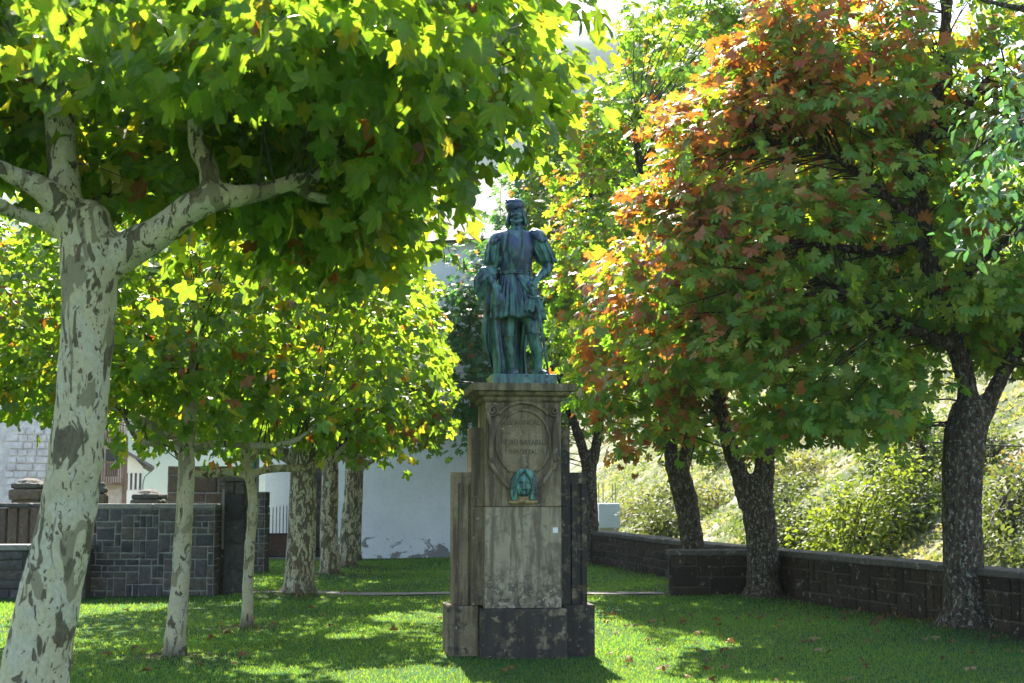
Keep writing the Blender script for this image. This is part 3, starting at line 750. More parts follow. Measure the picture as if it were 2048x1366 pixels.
Y1 = 18.0
b1 = W(1933, 1256, Y1); b1.z = 0
def EDGE(py): return np.interp(py, [-400, 0, 60, 140, 210, 320, 430, 520, 640, 900], [1420, 1480, 1480, 1400, 1300, 1300, 1240, 1190, 1145, 1165]) + 26 * np.sin(py * .043) + 14 * np.sin(py * .11 + 1) + rng.normal(size=np.shape(py)) * 16
def red1(P):
    px, py, zf = to_px(P)
    return np.clip(0.52 - (px - 1400) / 1300 - (py - 260) / 1300, 0.05, .62)
def cut1(P):
    px, py, zf = to_px(P)
    k = ~((py > 965 - 0.10 * np.abs(px - 1600) + 14 * np.sin(px * .05)) & (px > 1200)) & (px > EDGE(py))
    k &= ~((px > 1860) & (py > 830)); k &= ~((px > 1935) & (py > 760) )
    return k
chestnut(b1, 'chestnut tree with dark lichened trunk forking low, in front of the wall at the right',
    [(Vector((b1.x, Y1, -.1)), .52), (Vector((b1.x, Y1, .05)), .40), (Vector((b1.x, Y1, .25)), .29), (W(1928, 1130, Y1), .25), (W(1924, 1000, Y1), .245), (W(1928, 900, Y1), .26), (W(1940, 830, Y1), .25)],
    [[(W(1925, 870, Y1), .2), (W(1935, 790, Y1), .13), (W(1915, 700, Y1), .12), (W(1880, 600, Y1), .13), (W(1850, 480, Y1), .13), (W(1835, 330, Y1), .11), (W(1870, 210, Y1), .09), (W(1890, 60, Y1), .08), (W(1900, -150, Y1), .06)],
     [(W(1950, 850, Y1), .18), (W(1985, 790, Y1), .11), (W(2010, 740, Y1), .10), (W(2060, 670, Y1), .09), (W(2160, 540, Y1), .07)],
     [(W(1905, 690, Y1), .09), (W(1830, 660, Y1 - .2), .07), (W(1760, 620, Y1 - .4), .05), (W(1640, 560, Y1 - .5), .035)],
     [(W(1845, 460, Y1), .08), (W(1760, 380, Y1 + .2), .06), (W(1640, 300, Y1 + .3), .045), (W(1500, 280, Y1 + .3), .03)],
     [(W(1860, 300, Y1), .07), (W(1940, 200, Y1), .06), (W(2010, 130, Y1), .045), (W(2090, 100, Y1), .035)],
     [(W(1840, 350, Y1), .08), (W(1885, 250, Y1 + .5), .07), (W(1900, 120, Y1 + .8), .05)],
     [(W(1880, 600, Y1), .08), (W(1960, 520, Y1 + .1), .07), (W(2040, 470, Y1 + .2), .055), (W(2140, 440, Y1 + .3), .04)],
     [(W(1850, 500, Y1), .08), (W(1720, 500, Y1 + .8), .06), (W(1560, 480, Y1 + 1.0), .04)]],
    [(4.6, 18.0, 5.6, 3.1, 2.3, 2.4), (6.6, 18.2, 5.2, 2.2, 2.4, 2.2), (3.4, 17.9, 5.4, 2.2, 1.8, 2.0), (5.2, 17.9, 7.6, 2.8, 2.2, 1.6), (3.6, 17.8, 3.4, 2.0, 1.7, .95), (2.3, 18.2, 4.3, 1.35, 1.4, 1.5), (1.9, 18.6, 4.6, 1.0, 1.5, 1.4), (2.2, 19.5, 5.4, 1.1, 1.4, 1.3), (3.1, 18.2, 7.3, 1.3, 1.5, 1.3), (4.6, 17.6, 2.75, 1.7, 1.2, .55), (6.6, 17.8, 3.6, .9, 1.0, .6), (5.1, 17.8, 2.6, 1.0, .9, .5), (3.6, 18.0, 2.7, 1.3, 1.0, .55), (4.2, 18.6, 2.45, 1.4, .8, .35)],
    1050, 300, red1, cut1, lsize=.128)

Y2 = 23.1
b2 = W(1527, 1193, Y2); b2.z = 0
chestnut(b2, 'chestnut tree with double stem joined low, standing against the end of the stone wall',
    [(Vector((b2.x, Y2, -.1)), .46), (Vector((b2.x, Y2, .08)), .34), (Vector((b2.x, Y2, .25)), .27), (W(1525, 1100, Y2), .25), (W(1518, 1030, Y2), .27), (W(1510, 985, Y2), .25)],
    [[(W(1500, 1010, Y2), .2), (W(1480, 950, Y2), .145), (W(1462, 900, Y2), .13), (W(1440, 820, Y2), .11), (W(1400, 700, Y2), .09), (W(1380, 500, Y2), .07), (W(1370, 300, Y2), .06)],
     [(W(1520, 1010, Y2), .22), (W(1528, 940, Y2), .17), (W(1535, 870, Y2), .15), (W(1560, 760, Y2), .12), (W(1570, 600, Y2), .09), (W(1560, 350, Y2), .07)]],
    [(4.0, 23.2, 6.0, 3.0, 2.5, 2.7), (2.6, 23.0, 4.9, 1.9, 1.9, 1.9), (4.6, 23.0, 3.6, 2.3, 1.9, 1.1), (2.4, 22.8, 3.1, 1.35, 1.2, .85), (3.4, 23.3, 8.6, 2.8, 2.3, 1.8), (6.0, 23.3, 5.8, 2.2, 2.0, 2.0), (3.6, 22.9, 2.7, 1.6, 1.2, .6), (2.3, 23.6, 2.7, 1.0, 1.0, .6)],
    560, 200, lambda P: np.clip(.45 - (P[:, 0] - 2.2) * .15 + (P[:, 2] - 3.6) * .06, .05, .6),
    lambda P: (lambda px, py, zf: ~((py > 950 + 20 * np.sin(px * .03)) ) & (px > EDGE(py)))(*to_px(P)), lsize=.135)

Y3 = 26.0
b3 = W(1392, 1160, Y3); b3.z = 0
def cut3(P):
    px, py, zf = to_px(P); return (py < 965 + 60 * np.exp(-((px - 1325) / 45.0) ** 2)) & ((px > 1060) | (py < 60)) & ~((px > 1040) & (px < 1225) & (py < 140 + 30 * np.sin(px * .07))) & ~((px > 1170) & (px < 1350) & (py > 900) & (py > 930 + 60 * np.exp(-((px - 1325) / 50.0) ** 2)))
chestnut(b3, 'chestnut tree with trunk leaning left, seen over the end of the stone wall', 
    [(Vector((b3.x, Y3, -.1)), .30), (W(1388, 1120, Y3), .22), (W(1380, 1050, Y3), .21), (W(1366, 980, Y3), .22), (W(1352, 930, Y3), .21)],
    [[(W(1352, 950, Y3), .15), (W(1335, 870, Y3), .12), (W(1310, 700, Y3), .10), (W(1290, 450, Y3), .08), (W(1270, 250, Y3), .06)],
     [(W(1360, 950, Y3), .15), (W(1385, 850, Y3), .11), (W(1400, 650, Y3), .09), (W(1420, 400, Y3), .07)]],
    [(3.0, 26.2, 6.4, 2.7, 2.3, 3.0), (1.9, 26.4, 5.2, 1.6, 1.8, 2.2), (2.6, 26, 3.6, 1.6, 1.6, 1.3), (2.6, 26.6, 9.6, 2.8, 2.2, 2.3), (4.8, 26.5, 8, 2.0, 2.0, 3.0), (4.6, 26.8, 10.4, 2.0, 1.8, 1.6)],
    520, 120, lambda P: np.clip(.05 + .15 * (P[:, 0] < 1.6) * (P[:, 2] > 5.2), 0, .5), cut3, lsize=.145)

Y4 = 36.0
b4 = W(1183, 1120, Y4); b4.z = 0
def cut4(P):
    px, py, zf = to_px(P)
    lim = np.interp(px, [860, 885, 905, 940, 985, 1200, 1240], [700, 920, 935, 900, 930, 990, 930])
    return (py < lim) & (px > 872 - 0 * py) & ~((px < 930) & (py < 470)) & ~((px > 1060) & (px < 1240) & (py < 170 + 40 * np.sin(px * .06)))
chestnut(b4, 'tall dark green chestnut tree behind the statue, trunk beside the far end of the wall',
    [(Vector((b4.x, Y4, -.1)), .28), (W(1182, 1070, Y4), .20), (W(1180, 1000, Y4), .19), (W(1178, 930, Y4), .19)],
    [[(W(1178, 950, Y4), .15), (W(1150, 850, Y4), .11), (W(1080, 700, Y4), .10), (W(1000, 550, Y4), .08)],
     [(W(1178, 950, Y4), .15), (W(1200, 820, Y4), .11), (W(1180, 550, Y4), .10), (W(1160, 300, Y4), .08)]],
    [(.3, 36.2, 6.0, 2.4, 2.0, 3.0), (-.8, 36, 4.6, 1.3, 1.4, 2.2), (-.9, 35.8, 3.4, .9, .9, 1.1), (-.2, 35.8, 3.2, 1.1, .9, .9), (-1.3, 35.6, 5.2, .7, .9, 1.6), (-.9, 35.6, 2.6, .7, .7, .5), (1.8, 36.3, 8, 2.6, 2.4, 3.6), (1.6, 36, 4.4, 1.8, 1.8, 1.8), (2.2, 37, 12.0, 2.6, 2.4, 2.6), (5.0, 37, 12.5, 2.4, 2.2, 2.4)],
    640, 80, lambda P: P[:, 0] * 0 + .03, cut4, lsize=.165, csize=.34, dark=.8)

# broadleaf tree whose bluish glossy sprays hang in from the right
def overhang():
    root = empty('broadleaf_tree', (5.6, 10.2, 0)); tag(root, 'tree with small glossy blue-green leaves hanging into the top right corner', 'tree')
    top = Vector((5.5, 10.2, 3.6))
    paths = [[(Vector((5.6, 10.2, -.1)), .26), (Vector((5.6, 10.2, .3)), .19), (Vector((5.55, 10.2, 2)), .16), (top, .14), (Vector((5.4, 10.2, 5.4)), .1)],
             [(top, .09), (W(2240, 260, 10.2), .06), (W(2080, 240, 10.1), .035), (W(1990, 270, 10.0), .018), (W(1920, 330, 10.0), .01)],
             [(top, .09), (W(2260, 120, 10.2), .06), (W(2120, 40, 10.1), .04), (W(1960, 0, 10.0), .018)],
             [(top, .07), (W(2250, 420, 10.0), .045), (W(2100, 420, 9.9), .025), (W(2020, 480, 9.9), .012)]]
    nodes = branches(root, paths, M['bark_dark'], .02, bumpy=.01)
    def cf(P, ci, cc):
        n = len(P); C = jitter_col((0.035, 0.115, 0.06), n); k = rng.random(n) < .25; C[k] = jitter_col((0.06, 0.15, 0.05), n)[k]; return C
    blobs = [(3.72, 10.0, 4.05, .42, .6, .45), (3.55, 10.0, 3.65, .36, .5, .33), (4.4, 10.1, 4.0, .7, .9, .8), (5.4, 10.2, 4.9, 1.5, 1.4, 1.1), (3.75, 10.0, 4.72, .35, .5, .28), (3.3, 9.95, 3.88, .22, .3, .18), (3.45, 10, 3.3, .25, .4, .2)]
    def cut(P):
        px, py, zf = to_px(P); return (px > 1850) & (py < 520)
    cc = foliage(root, 'oval', M['leaf_gloss'], blobs, 200, 26, .12, .085, cf, 300, cut=cut, droop=1.0, shell=.3)
    twigs(root, cc, [q for q in nodes if q.z > 3.4], M['twig'], .004)
    shift_children(root)
overhang()

# ------------------------------------------------------------------ monument: pedestal
def flute_profile(x0, x1, yf, yb, flutes, r=.028):
    """outline of a block seen from above with round grooves in its front face"""
    pts = [(x0, yf)]
    for c in flutes:
        for k in range(9):
            a = math.pi * k / 8; pts.append((c - r * math.cos(a), yf + r * .9 * math.sin(a)))
    pts += [(x1, yf), (x1, yb), (x0, yb)]; return pts
def pedestal():
    root = empty('pedestal', (.068, 15.0, 0), R(7)); tag(root, 'stepped weathered sandstone pedestal with carved cartouche under the bronze statue', 'pedestal')
    g = .003
    def blk(name, mat, *b, bev=.012): return MB().box(*b, bev=bev).build(name, M[mat], root, False)
    # base course
    blk('base_block', 'sand_mid', -.765, -.44, -.22, .34, -.1, .525)
    blk('base_block', 'sand_black', .44, .765, -.22, .34, -.1, .525)
    blk('base_block', 'sand_black', -.437, .437, -.45, .45, -.1, .505, bev=.016)
    # outer fluted wings, in two courses
    for sx, mat, mat2 in ((-1, 'sand', 'sand_mid'), (1, 'sand_black', 'sand_mid')):
        a, b = (.46, .70)
        fl = [.515, .62]
        for (z0, z1, top) in ((.525 + g, 1.53, False), (1.53 + g, 1.885, True)):
            x0, x1 = sorted((sx * a, sx * b)); fx = sorted(sx * f for f in fl)
            mb = MB()
            if top:
                mb.prism(flute_profile(x0, x1, -.14, .20, fx), z0, z1 - .13); mb.box(x0, x1, -.14, .20, z1 - .13, z1)
                for f in fx: mb.ell((f, -.137, z1 - .13), (.028, .024, .03), 10, 8)
            else: mb.prism(flute_profile(x0, x1, -.14, .20, fx), z0, z1)
            if top: mb = MB(); mb.prism(flute_profile(x0, x1, -.14, .20, fx), z0, z1 - .12); mb.box(x0, x1, -.14, .20, z1 - .1198, z1)
            mb.build('fluted_block', M[mat if not (top and sx > 0) else 'sand_black'], root)
        # inner wing
        x0, x1 = sorted((sx * .385, sx * .515))
        mb = MB().prism(flute_profile(x0, x1, -.20, .28, []), .53, 1.528).build('side_block', M['sand' if sx < 0 else 'sand_black'], root)
        MB().box(x0, x1, -.20, .28, 1.532, 2.345, bev=.008).build('side_block', M['sand' if sx < 0 else 'sand_black'], root)
    # shaft: grey slab below, carved stone above
    blk('shaft_slab', 'slab', -.393, .393, -.385, .36, .508, 1.528, bev=.01)
    blk('shaft_block', 'sand', -.393, .393, -.385, .36, 1.532, 2.60, bev=.01)
    # cornice
    cn = MB()
    prof = [(.40, 2.603), (.42, 2.625), (.42, 2.65), (.47, 2.67), (.485, 2.70), (.53, 2.712), (.535, 2.785)]
    b = []
    for (h, z) in prof: b.append([(-h, -h + .0, z), (h, -h, z), (h, h, z), (-h, h, z)])
    vs = [p for ring in b for p in ring]; fs = []
    for i in range(len(b) - 1):
        for j in range(4): fs.append((4*i + j, 4*i + (j+1) % 4, 4*i + 4 + (j+1) % 4, 4*i + 4 + j))
    fs += [(3, 2, 1, 0), tuple(4 * (len(b) - 1) + j for j in range(4))]
    cn.add(vs, fs).build('cornice', M['sand'], root)
    # cartouche: oval rim, rolled scrolls, side bands
    yf = -.385; cz = 2.185
    ov = MB(); n = 56
    rim = []
    for k in range(n + 1):
        a = R(-62) + (R(304) * k / n); rim.append((.275 * math.cos(a), yf - .012, cz + .335 * math.sin(a)))
    ov.tube(rim, .017, 8).build('cartouche_rim', M['sand'], root, True)
    pl = MB(); pts = [(.262 * math.cos(2*math.pi*k/48), .322 * math.sin(2*math.pi*k/48)) for k in range(48)]
    pl.add([(x, yf - .010, cz + z) for x, z in pts] + [(x * 1.01, yf + .01, cz + z * 1.01) for x, z in pts],
           [tuple(range(48))[::-1]] + [(i, (i+1) % 48, 48 + (i+1) % 48, 48 + i) for i in range(48)])
    pl.build('cartouche_panel', M['sand'], root)
    # arch band above the oval
    band = MB(); q = [(.345 * math.cos(a), yf - .010, cz + .03 + .385 * math.sin(a)) for a in [R(42 + 96 * k / 20) for k in range(21)]]
    band.tube(q, [.022] * 21, 8).build('arch_band', M['sand'], root, True)
    for sx in (-1, 1):
        sc_ = MB(); sp = []
        for k in range(26):                       # rolled volute at the top corner
            t = k / 25; a = R(90) + t * R(630); r = .012 + .05 * t; sp.append((sx * (.318 + r * math.cos(a)), yf - .018 - .012 * (1 - t), 2.512 + r * math.sin(a)))
        down = [(sx * .375, yf - .015, 2.50), (sx * .36, yf - .015, 2.44), (sx * .335, yf - .013, 2.37), (sx * .325, yf - .013, 2.27), (sx * .33, yf - .013, 2.16), (sx * .335, yf - .013, 2.05), (sx * .345, yf - .013, 1.985)]
        sc_.tube(sp, [.014] * 26, 7); sc_.tube(down, [.020, .028, .030, .030, .030, .028, .018], 8)
        sc_.build('scroll', M['sand'], root, True)
        lo = MB(); c2 = [(sx * .36, yf - .014, 2.00), (sx * .335, yf - .016, 1.955), (sx * .285, yf - .016, 1.90), (sx * .245, yf - .016, 1.835), (sx * .205, yf - .018, 1.78), (sx * .15, yf - .02, 1.735), (sx * .105, yf - .02, 1.715)]
        lo.tube(c2, [.014, .026, .024, .022, .020, .020, .014], 8)
        if sx > 0: lo.ell((.345, yf - .015, 2.02), (.034, .028, .034), 12, 8)
        lo.build('garland', M['sand'], root, True)
    # worn inscription, cut letters
    for txt, z, size in (('EL RONCAL', 2.365, .066), ('A', 2.275, .05), ('PEDRO NAVARRO', 2.16, .070), ('INMORTAL', 2.065, .062)):
        cu = bpy.data.curves.new('letters', 'FONT'); cu.body = txt; cu.size = size; cu.align_x = 'CENTER'; cu.extrude = .0025; cu.space_character = 1.0
        ob = bpy.data.objects.new('inscription', cu); col.objects.link(ob)
        dg = bpy.context.evaluated_depsgraph_get(); me = bpy.data.meshes.new_from_object(ob.evaluated_get(dg)); bpy.data.objects.remove(ob)
        me.materials.clear(); me.materials.append(M['letters'])
        o = link('inscription', me, None, root); o.rotation_euler = (R(90), 0, 0); o.location = (.0, yf - .0105, z); wd = {'EL RONCAL': .34, 'A': .03, 'PEDRO NAVARRO': .47, 'INMORTAL': .29}[txt]
        w0 = max(v.co.x for v in me.vertices) - min(v.co.x for v in me.vertices); o.scale = (wd / w0, 1.15, 1)
    # bronze fountain mask
    mk = MB(); my = yf - .02
    mk.ell((0, my, 1.745), (.095, .06, .125), 18, 14)
    mk.ell((0, my - .05, 1.735), (.016, .03, .035)); mk.ell((0, my - .062, 1.715), (.022, .02, .014))
    for s in (-1, 1):
        mk.ell((s * .034, my - .05, 1.785), (.028, .016, .010)); mk.ell((s * .05, my - .035, 1.72), (.026, .02, .025))
    mk.ell((0, my - .045, 1.688), (.030, .014, .006)); mk.ell((0, my - .045, 1.665), (.028, .02, .016))
    o = mk.remeshed('mask_face', M['bronze_turq'], root, .007, 1)
    hr = MB()
    for s in (-1, 1):
        for k in range(7):
            x0 = s * (.010 + .012 * k); e = .0065 * k
            hr.tube([(x0, my - .02, 1.895 - .003 * k), (s * (.045 + e), my - .052 + .004 * k, 1.868 - .002 * k), (s * (.078 + e), my - .045 + .004 * k, 1.81), (s * (.088 + e), my - .035, 1.74), (s * (.083 + e), my - .03, 1.66 + .006 * (k % 3)), (s * (.072 + e), my - .02, 1.60)], [.012, .016, .015, .015, .014, .008], 7, mod=lambda t, th, k=k: 1 + .22 * math.sin(t * 40 + k * 2))
    hr.tube([(.105 * math.cos(R(a)), my - .03, 1.80 + .10 * math.sin(R(a))) for a in range(20, 161, 10)], .02, 7, mod=lambda t, th: 1 + .3 * math.sin(t * 60))
    hr.remeshed('mask_hair', M['bronze_turq'], root, .006, 0, lambda c: .0035 * fbm(c, 60))
    cr = MB()
    cr.ell((0, yf - .01, 1.63), (.06, .035, .05)); cr.ell((.0, yf - .01, 1.585), (.155, .032, .018)); cr.ell((-.09, yf - .008, 1.575), (.06, .03, .02)); cr.ell((.07, yf - .008, 1.572), (.07, .03, .018))
    cr.remeshed('mask_sill', M['ochre'], root, .008, 0, lambda c: .008 * fbm(c, 30))
    pts = MB().box(.305, .357, yf - .006, yf + .002, 1.265, 1.32, bev=.002); pts.build('blank_plate', M['white_paint'], root)
M['letters'] = simple('shadowed_cut_letters', (0.10, 0.078, 0.055), 0.95, 0, .6, 40)
pedestal()

# ------------------------------------------------------------------ monument: bronze statue
def statue():
    root = empty('statue', (.10, 15.0, 2.785)); tag(root, 'green bronze statue of a bearded man in beret, armour and cape on the pedestal', 'statue')
    K = 187.0
    def s(px, py, y=0.0): return Vector(((px - 1043) / K, y, .115 + (747 - py) / K))
    B = M['bronze']
    pl = MB().box(-.335, .335, -.30, .30, 0, .115, bev=.008).build('plinth', M['bronze'], root); pl.rotation_euler = (0, 0, R(7))
    b = MB()
    # legs
    b.tube([s(1020, 575, .02), s(1020, 610, .0), s(1019, 650, -.03), s(1018, 664, -.04), s(1016, 680, -.02), s(1020, 700, .0), s(1024, 722, .02), s(1025, 735, .02), s(1025, 742, .02)], [.12, .10, .078, .068, .066, .07, .050, .045, .05], 14)
    b.tube([s(1052, 575, .02), s(1056, 610, -.02), s(1063, 645, -.07), s(1065, 660, -.08), s(1068, 676, -.055), s(1074, 697, -.03), s(1075, 720, 0), s(1076, 733, .01), s(1077, 742, .01)], [.12, .105, .08, .070, .066, .07, .050, .045, .05], 14)
    # broad-toed shoes
    b.tube([s(1025, 742, .06), s(1026, 740, -.04), s(1027, 742, -.13), s(1028, 744, -.20)], [.045, .052, .062, .045], 12, ry=[.035, .045, .034, .022])
    b.tube([s(1074, 741, .05), s(1079, 739, -.04), s(1086, 742, -.10), s(1092, 744, -.15)], [.045, .052, .060, .042], 12, ry=[.035, .045, .034, .022])
    # trunk hidden under cuirass and skirt
    b.tube([s(1035, 590), s(1033, 560), s(1031, 540), s(1031, 520), s(1032, 495), s(1033, 475), s(1034, 460), s(1035, 455)], [.19, .18, .155, .165, .185, .20, .17, .09], 20, ry=[.14, .13, .115, .125, .14, .14, .11, .08])
    # neck and head
    b.tube([s(1035, 462, .01), s(1034, 448, 0), s(1033, 436, 0)], [.085, .062, .06], 12)
    b.ell(s(1033, 424, -.01), (.074, .090, .115), 20, 16)
    b.ell(s(1033, 438, -.045), (.052, .05, .05)); 
    b.tube([s(1033, 417, -.098), s(1033, 423, -.118), s(1033, 427, -.128)], [.009, .013, .017], 8)     # nose
    for q in (-1, 1):
        b.ell(s(1033 + q * 6.5, 417, -.088), (.024, .014, .007)); b.ell(s(1033 + q * 8.5, 427, -.075), (.020, .018, .016))
        b.ell(s(1033 + q * 14, 424, .0), (.010, .022, .03))
    b.ell(s(1033, 433, -.10), (.022, .012, .006)); b.ell(s(1033, 435.5, -.098), (.020, .012, .006))
    # viewer-left arm: puffed sleeve, forearm towards the front, hand
    b.tube([s(1000, 470, 0), s(993, 485, .0), s(990, 505, .01), s(987, 522, .02), s(986, 533, .02)], [.09, .092, .088, .080, .055], 16, mod=lambda t, th: 1 + .05 * math.sin(7 * th + 3 * t))
    b.tube([s(986, 530, .02), s(983, 545, -.05), s(984, 558, -.13), s(989, 568, -.19)], [.058, .056, .046, .036], 12)
    # viewer-right arm
    b.tube([s(1070, 468, 0), s(1079, 482, .03), s(1087, 500, .05), s(1094, 515, .06), s(1098, 525, .06)], [.09, .098, .096, .084, .062], 16, mod=lambda t, th: 1 + .05 * math.sin(7 * th + 3 * t))
    b.tube([s(1098, 524, .06), s(1092, 537, .02), s(1081, 548, -.05), s(1073, 557, -.10)], [.062, .058, .046, .036], 12)
    # hands: palm, four bent fingers and a thumb each
    b.tube([s(989, 567, -.19), s(992, 574, -.215), s(994, 580, -.225)], [.034, .042, .036], 10, ry=[.026, .024, .022])
    for k, (dx, L) in enumerate(((-5.5, 10), (-1.8, 12), (1.8, 11.5), (5, 9.5))):
        x = 994 + dx; b.tube([s(x, 578, -.225), s(x + .3, 578 + L * .5, -.243), s(x + .6, 578 + L * .9, -.232), s(x + .5, 578 + L * 1.1, -.205)], [.0125, .012, .011, .009], 7)
    b.tube([s(998, 571, -.21), s(1002, 576, -.235), s(1002, 582, -.24)], [.014, .013, .010], 7)
    b.tube([s(1073, 556, -.10), s(1069, 564, -.145), s(1067, 571, -.165)], [.034, .043, .038], 10, ry=[.026, .024, .022])
    for k, (dx, L) in enumerate(((-6, 10.5), (-2, 12.5), (2, 12.5), (5.6, 10))):
        x = 1067 + dx; b.tube([s(x, 569, -.165), s(x - .2, 569 + L * .5, -.188), s(x - .5, 569 + L * .9, -.19), s(x - .8, 569 + L * 1.15, -.172)], [.0125, .012, .011, .009], 7)
    b.tube([s(1060, 560, -.13), s(1057, 566, -.165), s(1058, 573, -.18)], [.014, .013, .010], 7)
    b.remeshed('body', B, root, .0085, 2, lambda c: .004 * fbm(c, 18))
    # beard and hair
    h = MB()
    for k in range(9):
        x = 1033 + (k - 4) * 2.6; L = 11 - abs(k - 4) * 1.2
        h.tube([s(x, 434, -.085 + .004 * abs(k - 4)), s(x + .4, 434 + L * .6, -.095 + .005 * abs(k - 4)), s(x * .5 + 516.5, 434 + L * 1.35, -.075)], [.016, .017, .006], 6)
    h.tube([s(1026, 436, -.085), s(1030, 431, -.108), s(1033, 430, -.113), s(1036, 431, -.108), s(1040, 436, -.085)], [.007, .011, .010, .011, .007], 7)
    h.remeshed('beard', B, root, .006, 1)
    h = MB()
    for q in (-1, 1):
        for k in range(8):
            y = -.045 + .022 * k; x = 1033 + q * (14.2 + 1.0 * math.sin(k * 1.3) - .25 * k)
            h.tube([s(x - q * 2, 411, y), s(x, 422, y), s(x + q * (2.6 - .15 * k), 433, y + .005), s(x + q * (5.4 - .5 * k), 442, y + .01), s(x + q * 6.0, 447, y + .01)], [.014, .017, .019, .017, .008], 7, mod=lambda t, th, k=k: 1 + .15 * math.sin(t * 20 + k))
    h.ell(s(1033, 425, .05), (.088, .065, .125), 16, 12)
    h.remeshed('hair', B, root, .0075, 1)
    # beret with upright band
    h = MB()
    h.tube([s(1032, 414, .0), s(1031, 411, .0), s(1030, 405, .005), s(1029.5, 400, .005)], [.092, .098, .105, .106], 26, ry=[.100, .106, .115, .116])
    h.tube([s(1029.5, 400.5, .01), s(1029, 397, .01), s(1029, 393.5, .012), s(1029, 392, .012)], [.102, .102, .085, .05], 26, ry=[.112, .11, .09, .05])
    h.tube([s(1016, 400, -.07), s(1013, 395, -.05), s(1012, 391, -.01)], [.012, .013, .006], 6)
    h.build('beret', M['bronze_blue'], root, True)
    # cuirass with pointed ridge
    h = MB()
    def cu(t, th):
        f = math.sin(th); c = math.cos(th)
        return 1 + (.10 * max(0, -f) ** 6 if f < 0 else 0) + .012 * math.cos(14 * th)
    rings = [(538, .160, .120), (530, .166, .132), (515, .178, .150), (500, .192, .165), (485, .202, .168), (472, .203, .155), (464, .19, .13), (459, .155, .105)]
    vs, fs, n = [], [], 48
    for i, (py, rx, ry) in enumerate(rings):
        c0 = s(1031.5 + i * .15, py)
        for j in range(n):
            th = 2 * math.pi * j / n; q = cu(i / 7, th)
            vs.append((c0.x + rx * math.cos(th), c0.y + ry * math.sin(th) * q, c0.z + (0.0 if i < 7 else .01)))
    for i in range(len(rings) - 1):
        for j in range(n): fs.append((i*n+j, i*n+(j+1) % n, (i+1)*n+(j+1) % n, (i+1)*n+j))
    h.add(vs, fs).build('cuirass', M['bronze_blue'], root, True)
    # shoulder wings and cape collar
    for (q, x0, y0) in ((-1, 996, 471), (1, 1075, 466)):
        h = MB()
        h.ell(s(x0, y0, 0), (.105, .12, .075), 20, 12, Matrix.Rotation(q * .5, 3, 'Y'))
        for k in range(9):
            a = R(-70 + 17.5 * k) if q > 0 else R(180 + 70 - 17.5 * k)
            h.ell(s(x0 + math.cos(a) * 20 * 1 - q * 3, y0 + 9 + 2 * (k % 2), math.sin(a) * .11), (.024, .024, .035), 8, 6)
        h.remeshed('shoulder_guard', M['bronze_blue'], root, .009, 1, lambda c: .004 * fbm(c, 25))
    # slashed sleeves: raised bands
    for path, r in (([(995, 478, 0), (990, 500, .01), (987, 524, .02)], .094), ([(1076, 476, .02), (1087, 500, .05), (1096, 520, .06)], .098)):
        h = MB()
        for k in range(8):
            a = 2 * math.pi * k / 8; ps = []
            for i in range(9):
                t = i / 8; p0, p1, p2 = [s(*q) for q in path]; c = p0 * (1-t)**2 + p1 * 2*t*(1-t) + p2 * t*t
                rr = r * (.92 + .10 * math.sin(math.pi * t) + .05 * math.sin(t * 16)) ; ps.append(c + Vector((math.cos(a) * rr, math.sin(a) * rr, 0)))
            h.tube(ps, [.010] + [.019] * 7 + [.010], 6)
        h.build('slashed_sleeve', B, root, True)
    # collar chain
    h = MB()
    for q, xs in ((-1, [(1018, 461), (1013, 475), (1009, 490), (1008, 500)]), (1, [(1046, 459), (1044, 475), (1046, 490), (1045, 503)])):
        for i in range(14):
            t = i / 13 * 3; j = min(2, int(t)); f = t - j; x = xs[j][0] * (1-f) + xs[j+1][0] * f; y = xs[j][1] * (1-f) + xs[j+1][1] * f
            h.ell(s(x, y, -.135 - .04 * math.sin(math.pi * i / 16)), (.013, .012, .013), 8, 6)
    h.build('chain', B, root, True)
    # belt, sword belt
    h = MB()
    for i in range(2):
        ring = [s(1031.5, 541 + 3.5 * i) + Vector((.168 * math.cos(a), .130 * math.sin(a), .006 * math.sin(3 * a))) for a in [2 * math.pi * k / 36 for k in range(37)]]
        h.tube(ring, .013, 7, cap=False)
    h.ell(s(1031, 544, -.135), (.026, .02, .024))
    h.tube([s(1030, 547, -.14), s(1042, 562, -.175), s(1052, 576, -.19), s(1062, 590, -.185)], [.012] * 4, 6, ry=[.007] * 4)
    h.build('belt', B, root, True)
    # pleated skirt
    def skirt(name, x0, x1, w0, w1, z0, z1, d0, d1, np_, amp, mat, a0=0, a1=2 * math.pi, ph=0):
        n, m = 150, 16; vs, fs = [], []
        for i in range(m):
            t = i / (m - 1); x = x0 + (x1 - x0) * t; ww = w0 + (w1 - w0) * t ** .8; dd = d0 + (d1 - d0) * t ** .8; z = z0 + (z1 - z0) * t
            for j in range(n):
                a = a0 + (a1 - a0) * j / n; f = amp * (.35 + t) * (abs(math.sin(a * np_ / 2 + ph + .6 * math.sin(a * 3) + .5 * t * math.sin(a * 5))) - .5)
                p = s(x, z, 0); sg = 1 + f
                vs.append((p.x + ww * math.cos(a) * sg, dd * math.sin(a) * sg, p.z + .012 * math.sin(a * 9) * t))
        for i in range(m - 1):
            for j in range(n): fs.append((i*n+j, (i+1)*n+j, (i+1)*n+(j+1) % n, i*n+(j+1) % n))
        # inner skin and hem thickness
        nb = len(vs)
        for v in list(vs): vs.append((v[0] * .97 + .0 * x0, v[1] * .93, v[2]))
        for i in range(m - 1):
            for j in range(n): fs.append((nb+i*n+j, nb+i*n+(j+1) % n, nb+(i+1)*n+(j+1) % n, nb+(i+1)*n+j))
        i = m - 1
        for j in range(n): fs.append((i*n+j, nb+i*n+j, nb+i*n+(j+1) % n, i*n+(j+1) % n))
        MB().add(vs, fs).build(name, mat, root, True)
